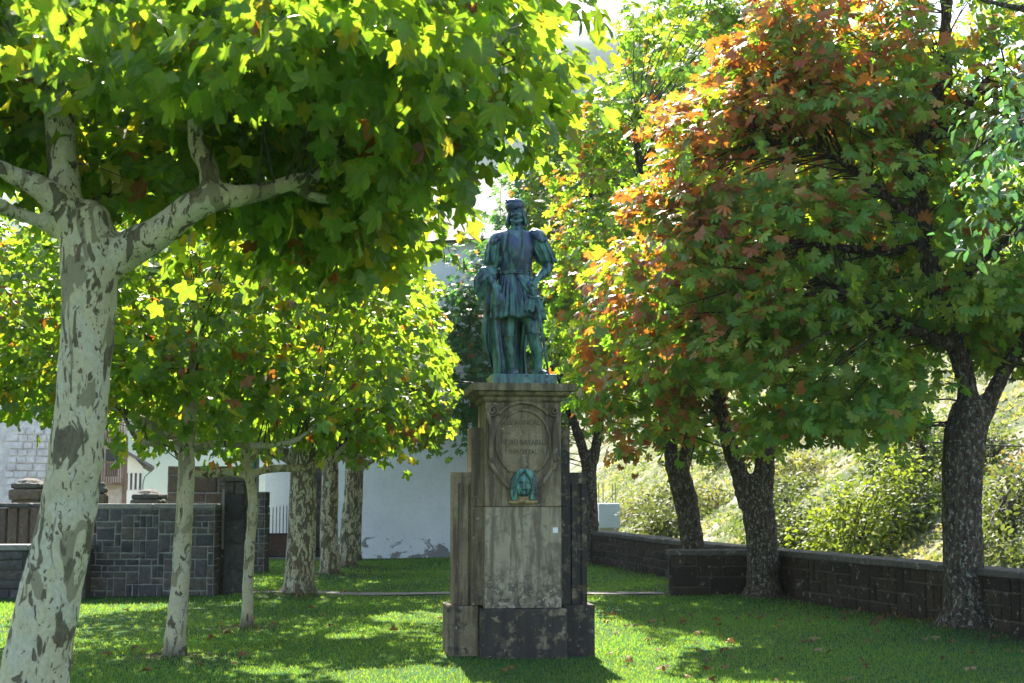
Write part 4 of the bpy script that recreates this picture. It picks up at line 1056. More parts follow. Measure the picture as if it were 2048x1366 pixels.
    skirt('tunic_skirt', 1032, 1037, .168, .283, 545, 634, .13, .205, 26, .13, B)
    # wrinkled flap under the sword hand
    h = MB(); rows, n = 12, 26; vs, fs = [], []
    for i in range(rows):
        t = i / (rows - 1)
        for j in range(n):
            u = j / (n - 1); x = (1052 - 5 * t) + u * (30 + 14 * t); y = -.205 - .035 * t + .09 * u ** 2 - .022 * abs(math.sin(u * 14 + t * 2)); vs.append(s(x, 588 + 34 * t + 2 * math.sin(u * 20) * t + 3 * u, y))
    for v in list(vs): vs.append(v + Vector((0, .02, 0)))
    nb = rows * n
    for i in range(rows - 1):
        for j in range(n - 1):
            a = i*n+j; fs.append((a, a+n, a+n+1, a+1)); fs.append((nb+a, nb+a+1, nb+a+n+1, nb+a+n))
    for j in range(n - 1): a = (rows-1)*n+j; fs.append((a, nb+a, nb+a+1, a+1)); fs.append((j, j+1, nb+j+1, nb+j))
    for i in range(rows - 1):
        a = i*n; fs.append((a, nb+a, nb+a+n, a+n)); a = i*n+n-1; fs.append((a, a+n, nb+a+n, nb+a))
    h.add(vs, fs).build('skirt_flap', B, root, True)
    # stocking bands below the knee
    h = MB()
    for (x, y, yy, r) in ((1017, 668, -.035, .071), (1066, 664, -.075, .072)):
        h.tube([s(x, y, yy) + Vector((r * math.cos(a), r * math.sin(a), .004 * math.sin(5 * a))) for a in [2 * math.pi * k / 20 for k in range(21)]], .010, 6, cap=False)
    h.build('garters', B, root, True)
    # cape: wavy sheet behind, sweeping to the viewer's left
    rows = [(462, 1006, 1064, .12), (500, 1004, 1066, .15), (540, 998, 1064, .17), (575, 984, 1062, .20), (610, 978, 1060, .24), (650, 975, 1056, .27), (690, 976, 1052, .27), (720, 982, 1054, .26), (744, 988, 1056, .24)]
    n = 70; vs, fs = [], []; sub = 4
    rr = []
    for i in range(len(rows) - 1):
        for k in range(sub): rr.append([rows[i][q] + (rows[i+1][q] - rows[i][q]) * k / sub for q in range(4)])
    rr.append(list(rows[-1]))
    for i, (py, xa, xb, y) in enumerate(rr):
        t = i / (len(rr) - 1)
        for j in range(n):
            u = j / (n - 1); x = xa + (xb - xa) * u
            wv = math.sin(u * 24 + 1.5 * math.sin(t * 3)) * .028 * (.3 + t) + .013 * math.sin(u * 53 + t * 5)
            fwd = -.20 * t * max(0, 1 - u * 2.6) ** 1.0          # left edge comes forward round the leg
            vs.append(s(x, py + 2 * math.sin(u * 15) * t, y + wv + fwd))
    m = len(rr); nb = len(vs)
    for v in list(vs): vs.append(v + Vector((0, .022, 0)))
    for i in range(m - 1):
        for j in range(n - 1):
            a = i*n+j; fs.append((a, a+n, a+n+1, a+1)); fs.append((nb+a, nb+a+1, nb+a+n+1, nb+a+n))
    for i in range(m - 1):
        a = i*n; fs.append((a, nb+a, nb+a+n, a+n)); a = i*n+n-1; fs.append((a, a+n, nb+a+n, nb+a))
    for j in range(n - 1): a = (m-1)*n+j; fs.append((a, nb+a, nb+a+1, a+1))
    MB().add(vs, fs).build('cape', B, root, True)
    # fold of cape carried over the forearm
    h = MB()
    def fold(t, th): return 1 + .16 * math.sin(4 * th + 2.5 * t) + .07 * math.sin(9 * th - 4 * t)
    h.tube([s(997, 541, -.02), s(986, 545, -.06), s(973, 551, -.08), s(964, 563, -.09), s(962, 578, -.08), s(966, 594, -.05)], [.035, .052, .056, .050, .040, .022], 24, ry=[.05, .09, .11, .10, .08, .05], mod=fold)
    h.tube([s(978, 556, -.06), s(974, 590, -.06), s(975, 620, -.07), s(972, 645, -.06), s(970, 662, -.05), s(972, 680, -.03), s(978, 700, .0)], [.045, .036, .032, .034, .030, .024, .016], 18, ry=[.06, .05, .05, .05, .05, .05, .04], mod=fold)
    h.tube([s(992, 600, -.10), s(992, 640, -.08), s(995, 680, -.06), s(998, 715, -.05), s(1000, 744, -.04)], [.03, .045, .05, .055, .06], 20, ry=[.04, .05, .06, .06, .06], mod=fold)
    h.remeshed('cape_fold', B, root, .0085, 1)
    # gloves held in the hand
    h = MB()
    h.tube([s(993, 577, -.255), s(995, 590, -.26), s(994, 602, -.25), s(992, 614, -.24)], [.026, .034, .036, .030], 12, ry=[.016, .020, .020, .014])
    for k in range(4): h.tube([s(997 + 3 * k, 586 + k, -.245), s(999 + 3.2 * k, 600, -.25), s(1000 + 3.4 * k, 612 + 2 * k, -.235)], [.012, .012, .008], 7)
    h.remeshed('gloves', M['bronze_blue'], root, .0075, 1)
    # sword: scabbard with guard and grip
    sw = MB()
    sw.tube([s(1068, 600, -.20), s(1077, 622, -.24), s(1084, 670, -.23), s(1091, 715, -.20), s(1095, 743, -.18)], [.020, .019, .017, .015, .010], 10, ry=[.013, .012, .011, .010, .008])
    so = sw.build('sword', B, root, True)
    hi = MB(); hi.tube([s(1054, 591, -.22), s(1060, 595, -.225), s(1068, 596, -.225), s(1076, 594, -.22), s(1084, 600, -.20)], [.012, .010, .013, .010, .013], 8)
    hi.tube([s(1067, 597, -.22), s(1066, 586, -.22), s(1065, 574, -.215)], [.014, .016, .014], 8); hi.ell(s(1065, 570, -.21), (.024, .024, .022))
    hi.build('hilt', B, so, True)
statue()

# ------------------------------------------------------------------ stone walls
STONE_LIB = {}
def stone_mesh(w_, h_, d, mat, var):
    key = (round(w_, 3), round(h_, 3), round(d, 3), mat, var)
    if key in STONE_LIB: return STONE_LIB[key]
    rs = random.Random(hash(key) % 99991); g = .013; hw, hh = w_ / 2 - g, h_ / 2 - g; b = min(hw, hh) * .16
    j = lambda a: rs.uniform(-a, a)
    back = [(-hw, .0, -hh), (hw, .0, -hh), (hw, .0, hh), (-hw, .0, hh)]
    mid = [(x + j(.010), -d * .7 + j(.004), z + j(.010)) for x, _, z in back]
    fr = [(x * (1 - b / hw) + j(.012), -d + j(.008), z * (1 - b / hh) + j(.012)) for x, _, z in back]
    c = (j(hw * .3), -d - abs(j(.012)), j(hh * .3))
    v = back + mid + fr + [c]; f = []
    for i in range(4):
        k = (i + 1) % 4; f += [(i, k, 4 + k, 4 + i), (4 + i, 4 + k, 8 + k, 8 + i), (8 + i, 8 + k, 12)]
    me = bpy.data.meshes.new('stone'); me.from_pydata(v, [], f); me.update(); me.materials.append(M[mat]); STONE_LIB[key] = me; return me
def fill_rects(cols_, rows_, mode, rs):
    occ = [[False] * cols_ for _ in range(rows_)]; out = []
    for r in range(rows_):
        for c in range(cols_):
            if occ[r][c]: continue
            opts = {'ashlar': [(2, 1), (3, 2), (2, 2), (1, 2), (2, 1), (3, 1), (1, 1), (2, 3)], 'course': [(2, 1), (3, 1), (2, 1), (4, 1), (3, 1)], 'big': [(3, 2), (4, 2), (2, 2), (3, 1)]}[mode][:]
            rs.shuffle(opts); opts.append((1, 1))
            for (w_, h_) in opts:
                if c + w_ > cols_ or r + h_ > rows_: continue
                if any(occ[r + i][c + k] for i in range(h_) for k in range(w_)): continue
                for i in range(h_):
                    for k in range(w_): occ[r + i][c + k] = True
                out.append((c, r, w_, h_)); break
    return out
def stone_face(root, p0, p1, z0, z1, unit, mat, mode='ashlar', seed=1, depth=.025, limit=300, uz=None):
    """stones of one wall face running from p0 to p1 (local xy), front to the right-hand side of that line"""
    rs = random.Random(seed); p0, p1 = Vector((*p0, 0)), Vector((*p1, 0)); L = (p1 - p0).length; u = (p1 - p0).normalized(); ang = math.atan2(u.y, u.x)
    uz = uz or unit; nc = max(2, round(L / unit)); nr = max(1, round((z1 - z0) / uz)); cx, cz = L / nc, (z1 - z0) / nr
    n = 0
    for (c, r, w_, h_) in fill_rects(nc, nr, mode, rs):
        if n >= limit: break
        me = stone_mesh(w_ * cx, h_ * cz, depth, mat, rs.randint(0, 3))
        o = bpy.data.objects.new('stone', me); col.objects.link(o); o.parent = root
        q = p0 + u * (c + w_ / 2) * cx; o.location = (q.x, q.y, z0 + (r + h_ / 2) * cz); o.rotation_euler = (0, 0, ang); n += 1
    return n
def seg_slab(p0, p1, th, z0, z1, out=0.0, bev=0):
    """box along the segment, thickness th to its back (left) side"""
    p0, p1 = Vector((*p0, 0)), Vector((*p1, 0)); u = (p1 - p0).normalized(); nrm = Vector((-u.y, u.x, 0))
    a, b, c, d = p0 - nrm * out, p1 - nrm * out, p1 + nrm * (th + out), p0 + nrm * (th + out)
    return [(q.x, q.y, z0) for q in (a, b, c, d)] + [(q.x, q.y, z1) for q in (a, b, c, d)]
BOXF = [(0,3,2,1),(4,5,6,7),(0,1,5,4),(1,2,6,5),(2,3,7,6),(3,0,4,7)]

def boundary_wall():
    root = empty('boundary_wall', (4.35, 23.5, 0)); tag(root, 'long low mossy stone wall bounding the lawn on the right', 'wall')
    o = Vector((4.35, 23.5)); loc = [(Vector(q) - o) for q in WALL]
    H = .66; mb = MB(); n = 0
    # the face towards the lawn is on the left of each segment when walking to the camera: run segments reversed
    for i in range(len(loc) - 1):
        a, b = tuple(loc[i]), tuple(loc[i + 1])
        mb.add(seg_slab(a, b, .42, -.4, H), BOXF)
    mb.build('mortar', M['mortar_dark'], root)
    left = 300
    for i, lim in ((2, 130), (1, 70), (0, 60), (3, 40)):
        a, b = loc[i], loc[i + 1]
        k = stone_face(root, tuple(a), tuple(b), -.02, H, .19 if i else .22, 'stone_black', 'course' if i != 2 else 'ashlar', 11 + i, .022, lim, .165); n += k
    # coping stones
    for i in range(len(loc) - 1):
        a, b = loc[i], loc[i + 1]; L = (b - a).length; m = max(1, round(L / .95)); u = (b - a) / L
        for k in range(m):
            p, q = a + u * (k * L / m + .006), a + u * ((k + 1) * L / m - .006); c = MB(); dz = random.uniform(-.008, .008)
            c.add(seg_slab(tuple(p), tuple(q), .42, H, H + .095 + dz, .05), BOXF); me = c.mesh('coping_stone'); 
            bm = bmesh.new(); bm.from_mesh(me); bmesh.ops.bevel(bm, geom=bm.edges[:], offset=.014, segments=1, affect='EDGES'); bm.to_mesh(me); bm.free()
            link('coping_stone', me, M['coping_dark'], root)
def seg_wall(name, label, p0, p1, th, H, unit, smat, mmat, cmat, mode, seed, cat='wall', cop=.08, face=300, ends=False, uz=None, over=.05, capn=1.0, dp=.025):
    c = Vector(((p0[0] + p1[0]) / 2, (p0[1] + p1[1]) / 2)); root = empty(name, (c.x, c.y, 0)); tag(root, label, cat)
    a, b = Vector(p0) - c, Vector(p1) - c
    MB().add(seg_slab(tuple(a), tuple(b), th, -.3, H), BOXF).build('mortar', M[mmat], root)
    stone_face(root, tuple(a), tuple(b), -.02, H, unit, smat, mode, seed, dp, face, uz)
    u = (b - a).normalized(); nrm = Vector((-u.y, u.x))
    if ends:
        stone_face(root, tuple(b), tuple(b + nrm * th), -.02, H, unit, smat, mode, seed + 5, dp, 60, uz)
        stone_face(root, tuple(a + nrm * th), tuple(a), -.02, H, unit, smat, mode, seed + 7, dp, 60, uz)
    if cop:
        L = (b - a).length; m = max(1, round(L / capn))
        for k in range(m):
            p, q = a + u * (k * L / m + .004 - (over if k == 0 else 0)), a + u * ((k + 1) * L / m - .004 + (over if k == m - 1 else 0)); cc = MB()
            cc.add(seg_slab(tuple(p), tuple(q), th, H, H + cop, over), BOXF); me = cc.mesh('coping_stone')
            bm = bmesh.new(); bm.from_mesh(me); bmesh.ops.bevel(bm, geom=bm.edges[:], offset=.012, segments=1, affect='EDGES'); bm.to_mesh(me); bm.free()
            link('coping_stone', me, M[cmat], root)
    return root
# the boundary wall faces the lawn (towards -x): walk it from far to near so that the right-hand side is the lawn side
WALLF = WALL
boundary_wall()
seg_wall('return_wall', 'short stone wall end with pier standing square to the long wall at the path', (2.62, 23.62), (4.30, 23.62), .34, .66, .2, 'stone_black', 'mortar_dark', 'coping_dark', 'big', 3, cop=.09, ends=True, uz=.165)
seg_wall('stone_parapet', 'dark ashlar stone wall with pale mortar and a smooth grey coping', (-6.98, 23.75), (-4.93, 23.75), .5, 1.42, .105, 'stone_dark', 'mortar', 'coping', 'ashlar', 5, cop=.085, ends=True, uz=.105, capn=1.3, over=.03, dp=.024)
seg_wall('raised_wall', 'tall block of stone wall rising behind the right end of the grey coping', (-6.0, 24.9), (-4.9, 24.9), .5, 2.15, .2, 'stone_brown', 'mortar', 'coping', 'big', 6, cop=0, uz=.15)
seg_wall('gate_pier', 'dark stone gate pier next to the tall block of wall', (-4.86, 24.2), (-4.52, 24.2), .5, 1.88, .17, 'stone_dark', 'mortar_dark', 'coping_dark', 'big', 7, cat='gate pier', cop=.07, ends=True, uz=.2)
seg_wall('stone_pier', 'rough stone pier below the blue road sign', (-5.75, 31.0), (-5.35, 31.0), .5, 1.72, .16, 'stone_dark', 'mortar', 'coping', 'ashlar', 8, cat='pier', cop=0, ends=True)
seg_wall('corner_wall', 'dark stone strip of wall beside the green drainpipe', (-6.95, 36.6), (-6.62, 36.6), .8, 3.4, .17, 'stone_dark', 'mortar', 'coping', 'big', 9, cop=0, uz=.2)
seg_wall('low_wall', 'low stone wall with flat grey coping behind the largest tree trunk', (-11.5, 22.9), (-6.90, 23.32), .4, .76, .2, 'stone_dark', 'mortar_dark', 'coping', 'course', 10, cop=.09, uz=.16)
# pale vertical slat fixed on the pier's left edge
gs = MB().box(-.02, .02, -.03, 0, .75, 1.75); gs = gs.build('gate_rail', M['coping']); gs.location = (-4.86, 24.12, 0); tag(gs, 'pale upright rail fixed to the left edge of the gate pier', 'rail')

def slab_fence():
    root = empty('slab_fence', (-9.6, 26.5, 0)); tag(root, 'fence of upright brown stone slabs with a rough coping, at the left edge', 'fence')
    for k in range(15):
        x = -1.6 + .21 * k; h = 1.40 + random.uniform(-.02, .02)
        MB().box(x, x + .17, -.05 + random.uniform(-.01, .01), .10, -.1, h, bev=.015).build('slab', M['stone_brown'], root)
    for k in range(4):
        x = -1.65 + .8 * k; c = MB().box(x, x + .79, -.12, .18, 1.42, 1.50, bev=.02); c.remeshed('coping_stone', M['coping_dark'], root, .025, 1, lambda c: .02 * fbm(c, 12))
slab_fence()
def gatepost(px0, px1, py, Y, label):
    a, b = W(px0, py, Y), W(px1, py, Y); x = (a.x + b.x) / 2; hw = (b.x - a.x) / 2; zt = a.z
    root = empty('stone_pillar', (x, Y, 0)); tag(root, label, 'pillar', 'stone pillars with domed caps by the road')
    MB().box(-hw * .86, hw * .86, 0, hw * 1.7, -.1, zt - .42, bev=.02).build('shaft', M['stone_brown'], root)
    c = MB().box(-hw, hw, -.06, hw * 1.8, zt - .42, zt - .21, bev=.03); c.remeshed('cap_stone', M['stone_brown'], root, .025, 1, lambda c: .03 * fbm(c, 9))
    c = MB().box(-hw * .95, hw * .95, -.03, hw * 1.75, zt - .20, zt - .09, bev=.03).ell((0, hw * .85, zt - .10), (hw * .85, hw * .8, .11)); c.remeshed('cap_dome', M['coping_dark'], root, .025, 1, lambda c: .03 * fbm(c, 9))
gatepost(20, 82, 957, 28.5, 'stone pillar with rounded cap just left of the largest tree trunk')
gatepost(262, 320, 979, 30.0, 'stone pillar with a rounded cap above the middle of the grey coping')
gatepost(324, 372, 981, 32.0, 'stone pillar with rounded cap just left of the slim young plane trunk')
gatepost(185, 212, 965, 27.0, 'stone pillar with cap half hidden at the right side of the largest trunk')

po = MB().tube([(0, 0, -.1), (0, 0, .3), (0, 0, 1.15), (0, 0, 1.25)], [.042, .042, .042, .03], 14).build('metal_post', M['grey_pipe'], None, True); po.location = W(154, 1213, 21); po.location.z = 0
tag(po, 'round grey metal post standing in the grass beside the largest trunk', 'post')

# ------------------------------------------------------------------ church, gate, sign
def church():
    root = empty('church', (-1, 38, 0)); tag(root, 'white plastered church wall closing off the lawn, paint flaking near its foot', 'church')
    def blk(name, mat, *b): return MB().box(*b).build(name, M[mat], root)
    blk('wall', 'plaster', -4.0 + .1, 2.2, 0, 9, -.5, 8.6)
    blk('wall', 'plaster', -5.62, -3.92, .35, 9, -.5, 8.2)
    bz = MB().box(-4.30, -3.98, -.02, .5, -.4, 8.0).build('buttress', M['mortar_dark'], root)
    k = 0
    while k < 36:
        z = .0 + k * .22; me = stone_mesh(.32, .22, .03, 'stone_dark', k % 4); o = bpy.data.objects.new('stone', me); col.objects.link(o); o.parent = root
        o.location = (-4.14, -.02, z + .11); k += 1
    rf = MB().add([(-5.9, -.4, 8.2), (2.6, -.4, 8.6), (2.6, 9.5, 8.6), (-5.9, 9.5, 8.2), (-5.9, 4.5, 11.2), (2.6, 4.5, 11.4)], [(0, 1, 5, 4), (2, 3, 4, 5), (3, 0, 4), (1, 2, 5), (3, 2, 1, 0)])
    rf.build('roof', M['roof'], root)
church()
dp = MB().tube([(0, 0, 0), (0, 0, 4), (0, 0, 8.2)], .045, 10)
for z in (1.2, 2.6, 4.4): dp.box(-.06, .06, -.06, .06, z, z + .05)
dp = dp.build('drainpipe', M['green_pipe'], None, True); dp.location = (-6.58, 36.52, 0); tag(dp, 'green drainpipe running up the corner beside the gate', 'drainpipe')
def gate():
    root = empty('iron_gate', (-6.45, 37.4, 0)); tag(root, 'iron gate with brown solid lower panel and curved row of bars before the white wall', 'gate')
    w_ = 1.25
    MB().box(0, .07, -.03, .04, 0, 1.30).build('gate_post', M['iron'], root)
    MB().box(.075, w_, -.012, .012, .06, .62).build('panel', M['rust_panel'], root)
    MB().box(.075, w_, -.02, .02, .62, .66).box(.075, w_, -.02, .02, .04, .075).build('rail', M['iron'], root)
    for k in range(13):
        x = .12 + k * .09; h = 1.25 + .10 * math.sin(math.pi * (k + 1) / 14)
        MB().tube([(x, 0, .66), (x, 0, h), (x, 0, h + .05)], [.011, .011, .003], 5).build('bar', M['iron'], root)
gate()
th_ = MB().box(-6.5, -4.9, 36.9, 37.3, -.05, .045).build('threshold', M['coping']); tag(th_, 'pale stone step in front of the iron gate', 'step')

def sign():
    Y = 40.0; c = W(488, 974, Y); root = empty('road_sign', (c.x, Y, 0)); tag(root, 'blue square road sign with white triangle and walking figure on it', 'sign')
    z = c.z; a = .21
    MB().tube([(0, .03, -.2), (0, .03, z + a)], .03, 8).build('pole', M['grey_pipe'], root)
    MB().box(-a, a, -.01, .01, z - a * 1.05, z + a * 1.05).build('plate', M['blue_sign'], root)
    MB().add([(-a * .85, -.014, z - a * .85), (a * .85, -.014, z - a * .85), (0, -.014, z + a * .85)], [(0, 1, 2)]).build('triangle', M['white_paint'], root)
    f = MB(); y = -.018
    f.add([(.02 * math.cos(t), y, z + .055 + .02 * math.sin(t)) for t in [k * math.pi / 5 for k in range(10)]], [tuple(range(10))])
    def bar(p, q, w_):
        p, q = Vector((p[0], y, z + p[1])), Vector((q[0], y, z + q[1])); d = (q - p).normalized(); nn = Vector((-d.z, 0, d.x)) * w_
        f.add([p - nn, p + nn, q + nn, q - nn], [(0, 1, 2, 3)])
    bar((0, .03), (0, -.05), .012); bar((0, -.05), (-.045, -.14), .01); bar((0, -.05), (.04, -.14), .01); bar((0, .02), (-.04, -.02), .008); bar((0, .02), (.04, -.03), .008)
    for k in range(4): bar((-.12 + k * .07, -.165), (-.09 + k * .07, -.165), .008)
    f.build('walking_figure', M['sign_black'], root)
sign()

# ------------------------------------------------------------------ buildings beyond the wall on the left
def stone_house():
    Y = 48; a, b = W(-260, 1000, Y), W(150, 1000, Y)
    root = empty('stone_house', (a.x, Y, 0), R(16)); tag(root, 'pale rough stone house wall beyond the slab fence, left of the largest trunk', 'house')
    L = b.x - a.x; MB().box(0, L, 0, 8, -.5, 7.5).build('wall', M['stone_pale'], root)
    MB().add([(-.5, -.6, 7.4), (L + .5, -.6, 7.4), (L + .5, 8.5, 7.4), (-.5, 8.5, 7.4), (-.5, 4, 10), (L + .5, 4, 10)], [(0, 1, 5, 4), (2, 3, 4, 5), (3, 0, 4), (1, 2, 5), (3, 2, 1, 0)]).build('roof', M['roof'], root)
    rs = random.Random(4); n = 0
    for r in range(14):
        x = 4.2 + rs.random() * .3; 
        while x < L - .4 and n < 300:
            w_ = rs.choice((.3, .42, .55)); me = stone_mesh(w_, .24, .05, 'stone_pale', rs.randint(0, 3)); o = bpy.data.objects.new('stone', me); col.objects.link(o); o.parent = root
            o.location = (x + w_ / 2, 0, .6 + r * .25); x += w_ + .01; n += 1
stone_house()
def balcony_house():
    Y = 58; a, b = W(196, 1000, Y), W(251, 1000, Y)
    root = empty('balcony_house', (a.x, Y, 0), R(16)); tag(root, 'house with dark timber balconies between the stone house and white house', 'house')
    L = b.x - a.x; MB().box(0, L, 0, 6, -.5, 7.0).build('wall', M['stone_pale'], root)
    MB().box(L * .86, L * 1.0, -.06, 0, 0, 4.0).build('corner_strip', M['timber'], root)
    for z in (2.15, 3.75):
        bo = MB().box(.1, L - .05, -.8, 0, z - .1, z).build('balcony', M['timber'], root)
        MB().box(.1, L - .05, -.82, -.78, z + .78, z + .84).build('balcony_rail', M['timber'], bo)
        for k in range(9): MB().box(.14 + k * (L - .3) / 9, .19 + k * (L - .3) / 9, -.82, -.78, z, z + .78).build('baluster', M['timber'], bo)
    for (x, z) in ((.25, 2.4), (.25, 3.95)):
        MB().box(x, x + .5, -.03, .02, z, z + 1.1).build('window', M['glass_dark'], root)
    MB().add([(-.4, -1.1, 6.8), (L + .4, -1.1, 6.8), (L + .4, 6.5, 6.8), (-.4, 6.5, 6.8), (-.4, 3, 8.6), (L + .4, 3, 8.6)], [(0, 1, 5, 4), (2, 3, 4, 5), (3, 0, 4), (1, 2, 5), (3, 2, 1, 0)]).build('roof', M['roof'], root)
balcony_house()
def white_house():
    Y = 72; a, b = W(246, 1000, Y), W(284, 1000, Y); zt = W(280, 934, Y).z; zr = W(256, 905, Y).z
    root = empty('white_house', (b.x, Y, 0), R(15)); tag(root, 'white house with slate roof and a row of narrow windows above the coping', 'house')
    # long side wall running away to the upper left, gable edge at the right
    L = a.x - b.x; MB().box(L, 0, 0, 10, -.5, zt).build('wall', M['house_white'], root)
    MB().add([(.55, -.8, zt - .12), (.55, 10.5, zt - .12), (L - .6, 10.5, zr + .35), (L - .6, -.8, zr + .35), (.55, -.8, zt + .02), (.55, 10.5, zt + .02), (L - .6, 10.5, zr + .5), (L - .6, -.8, zr + .5)], BOXF).build('roof', M['roof'], root)
    MB().add([(0, 0, zt), (L, 0, zt), (L, 0, zr + .3), (0, .0, zt), (0, 3, zt), (L, 3, zt), (L, 3, zr + .3)], [(0, 1, 2), (6, 5, 4), (1, 5, 6, 2)]).build('gable', M['house_white'], root)
    for k in range(4):
        wx = L + .14 + k * .22; fr = MB().box(wx - .01, wx + .10, -.02, .05, 1.95 + .0 * k, 2.75).build('window', M['glass_dark'], root)
        MB().box(wx - .02, wx + .11, -.05, .02, 1.90, 1.945).build('sill', M['coping'], fr)
    MB().tube([(.5, -.6, zt - .1), (.1, -.1, zt - .5), (.03, -.06, zt - .8), (.03, -.06, 0)], .03, 6).build('downpipe', M['grey_pipe'], root)
white_house()

def cable(name, pts, label, r=.012):
    n = 14; P = []
    a, b = pts
    for i in range(n + 1):
        t = i / n; P.append(a.lerp(b, t) - Vector((0, 0, .35 * math.sin(math.pi * t))))
    o = MB().tube([p - a for p in P], r, 5).build(name, M['cable'], None, True); o.location = a; tag(o, label, 'cable', 'overhead cables')
cable('cable', (W(560, 700, 34), W(1250, 765, 31)), 'thin dark cable passing behind the statue plinth from the left trees', .022)
cable('cable', (W(1500, 850, 24.6), W(2700, 855, 24.6)), 'thin dark cable crossing behind the right chestnut trunk', .014)

# ------------------------------------------------------------------ hillside things
def tank():
    Y = 46.0; a, b = W(1198, 1058, Y), W(1240, 1058, Y); root = empty('container', ((a.x + b.x) / 2, Y, 0)); tag(root, 'pale blue-grey metal container with poles on top on the hillside', 'container')
    zt, zb = W(1200, 1007, Y).z, W(1200, 1056, Y).z; hw = (b.x - a.x) / 2
    MB().box(-hw, hw, 0, 1.0, zb, zt, bev=.02).build('box', M['tank'], root)
    MB().box(-hw * .9, hw * .9, .1, .9, zb - 1.5, zb - .005).build('base', M['rock'], root)
    for x in (-.32, -.18, .12, .22): MB().tube([(x, .3, zt), (x, .3, zt + .65)], .015, 5).build('pole', M['grey_pipe'], root)
    MB().tube([(-.1, .3, zt), (.2, .3, zt + .35)], .02, 5).build('brace', M['grey_pipe'], root)
tank()

def bush(name, label, cat, blobs, n_cl, csize, lsize, c0, c1, kind='oval', per=22, trunk=None, mat='leaf_far', group=None):
    bx = blobs[0]; root = empty(name, (bx[0], bx[1], 0)); tag(root, label, cat, group)
    def cf(P, ci, cc):
        n = len(P); k = (rng.random(len(cc))[ci] * .6 + rng.random(n) * .4)[:, None]; return np.array(c0)[None] * (1 - k) + np.array(c1)[None] * k
    cc = foliage(root, kind, M[mat], blobs, int(n_cl * 1.15), per, csize * 1.5, lsize * 1.35, cf, 0, droop=.2, shell=.3)
    base = Vector((bx[0], bx[1], float(hill_z(np.array(bx[0]), np.array(bx[1])))))
    if trunk is None: twigs(root, cc[::3], [base, base + Vector((.1, 0, .3)), base + Vector((-.1, .1, .3))], M['twig'], .012, 'stem')
    else: 
        nd = branches(root, [trunk], M['bark_dark'], .04, bumpy=.01); twigs(root, cc[::2], nd[len(nd)//2:], M['twig'], .012)
    shift_children(root)
def bl(px, py, Y, rx, ry, rz): p = W(px, py, Y); return (p.x, p.y, p.z, rx, ry, rz)
bush('shrub', 'bright yellow-green shrub behind the wall between the two right trunks', 'shrub', [bl(1700, 1060, 33, .8, .8, .6), bl(1650, 1085, 33, .6, .6, .35), bl(1750, 1000, 33.5, .7, .8, .6), bl(1690, 1010, 33.6, .5, .5, .5), bl(1780, 1060, 33.2, .7, .6, .6), bl(1640, 1020, 34, .3, .4, .5), bl(1790, 950, 34, .5, .5, .5)], 110, .2, .10, (.09, .15, .02), (.17, .22, .03))
bush('shrub', 'dark green shrub beside the bright yellow-green one behind the wall', 'shrub', [bl(1830, 1060, 33.6, .7, .9, .6), bl(1850, 1010, 34.5, .6, .8, .8), bl(1800, 1000, 34.5, .6, .8, .7), bl(1780, 1090, 33, .6, .4, .3)], 110, .2, .10, (.02, .05, .012), (.05, .10, .03))
tp = [(W(1868, 1110, 37), .13), (W(1862, 1050, 37), .10), (W(1854, 980, 37), .085), (W(1846, 900, 37), .06)]
bush('small_tree', 'small tree with bare grey stem standing on the slope left of the right trunk', 'tree', [bl(1840, 900, 37, 1.4, 1.1, 1.0), bl(1790, 930, 37.5, .9, .8, .6)], 110, .25, .11, (.035, .075, .03), (.08, .12, .05), trunk=tp)
bush('shrub', 'tall feathery green bush just right of the dark chestnut trunk', 'shrub', [bl(1995, 1000, 36, .8, .8, 1.1), bl(1985, 920, 37, .6, .6, .9)], 120, .22, .11, (.05, .085, .03), (.11, .15, .05))
bush('shrub', 'reddish-brown and green bush at the right edge above the wall', 'shrub', [bl(2050, 1060, 32, .7, .8, .8), bl(2100, 980, 33, 1.0, .9, 1.2)], 110, .2, .10, (.05, .07, .03), (.16, .09, .04))
BL = ['grey-green bush just right of the pale blue container', 'olive bush seen between the leaning trunk and the double-stemmed trunk', 'olive bush on the slope right of the double-stemmed trunk',
      'grey-green bush high on the slope left of the leaning trunk', 'olive bush highest on the slope above the pale blue container', 'grey-green bush high on the slope between the two middle trunks',
      'olive bush under the leaf canopy left of the bright yellow-green shrub', 'small olive bush low against the wall left of the leaning trunk', 'small grey-green bush just above the wall right of the double-stemmed trunk']
for k, (px, py, Y, r, c) in enumerate([(1265, 1035, 50, .8, 0), (1420, 1010, 54, 1.0, 1), (1600, 1010, 50, 1.0, 1), (1330, 960, 62, 1.2, 0), (1280, 920, 66, 1.2, 1), (1450, 940, 64, 1.1, 0), (1620, 940, 60, 1.4, 1), (1300, 1065, 47, .5, 1), (1590, 1060, 46, .6, 0)]):
    p = W(px, py, Y); z = float(hill_z(np.array(p.x), np.array(Y)))
    bush('hillside_bush', BL[k], 'bush', [(p.x, Y, z + r * .3, r, r, r * .55)], 40, .25, .14,
         [(.05, .08, .04), (.09, .11, .04)][c], [(.10, .13, .06), (.18, .18, .07)][c], group=['grey-green bushes on the hillside', 'olive bushes on the hillside'][c])
def rock(px, py, Y, r, label):
    p = W(px, py, Y); m = MB().ell((0, 0, 0), (r, r * .8, r * .6), 14, 10); o = m.remeshed('rock', M['rock'], None, r / 10, 0, lambda c: r * .45 * fbm(c, 1.3 / r, 3, px)); o.location = p; tag(o, label, 'rock')
bush('shrub', 'broad dark shrub low behind the wall just right of the double-stemmed trunk', 'shrub', [bl(1590, 1065, 36, .8, .8, .6), bl(1560, 1010, 38, .6, .6, .5)], 90, .2, .10, (.022, .05, .018), (.06, .10, .035))
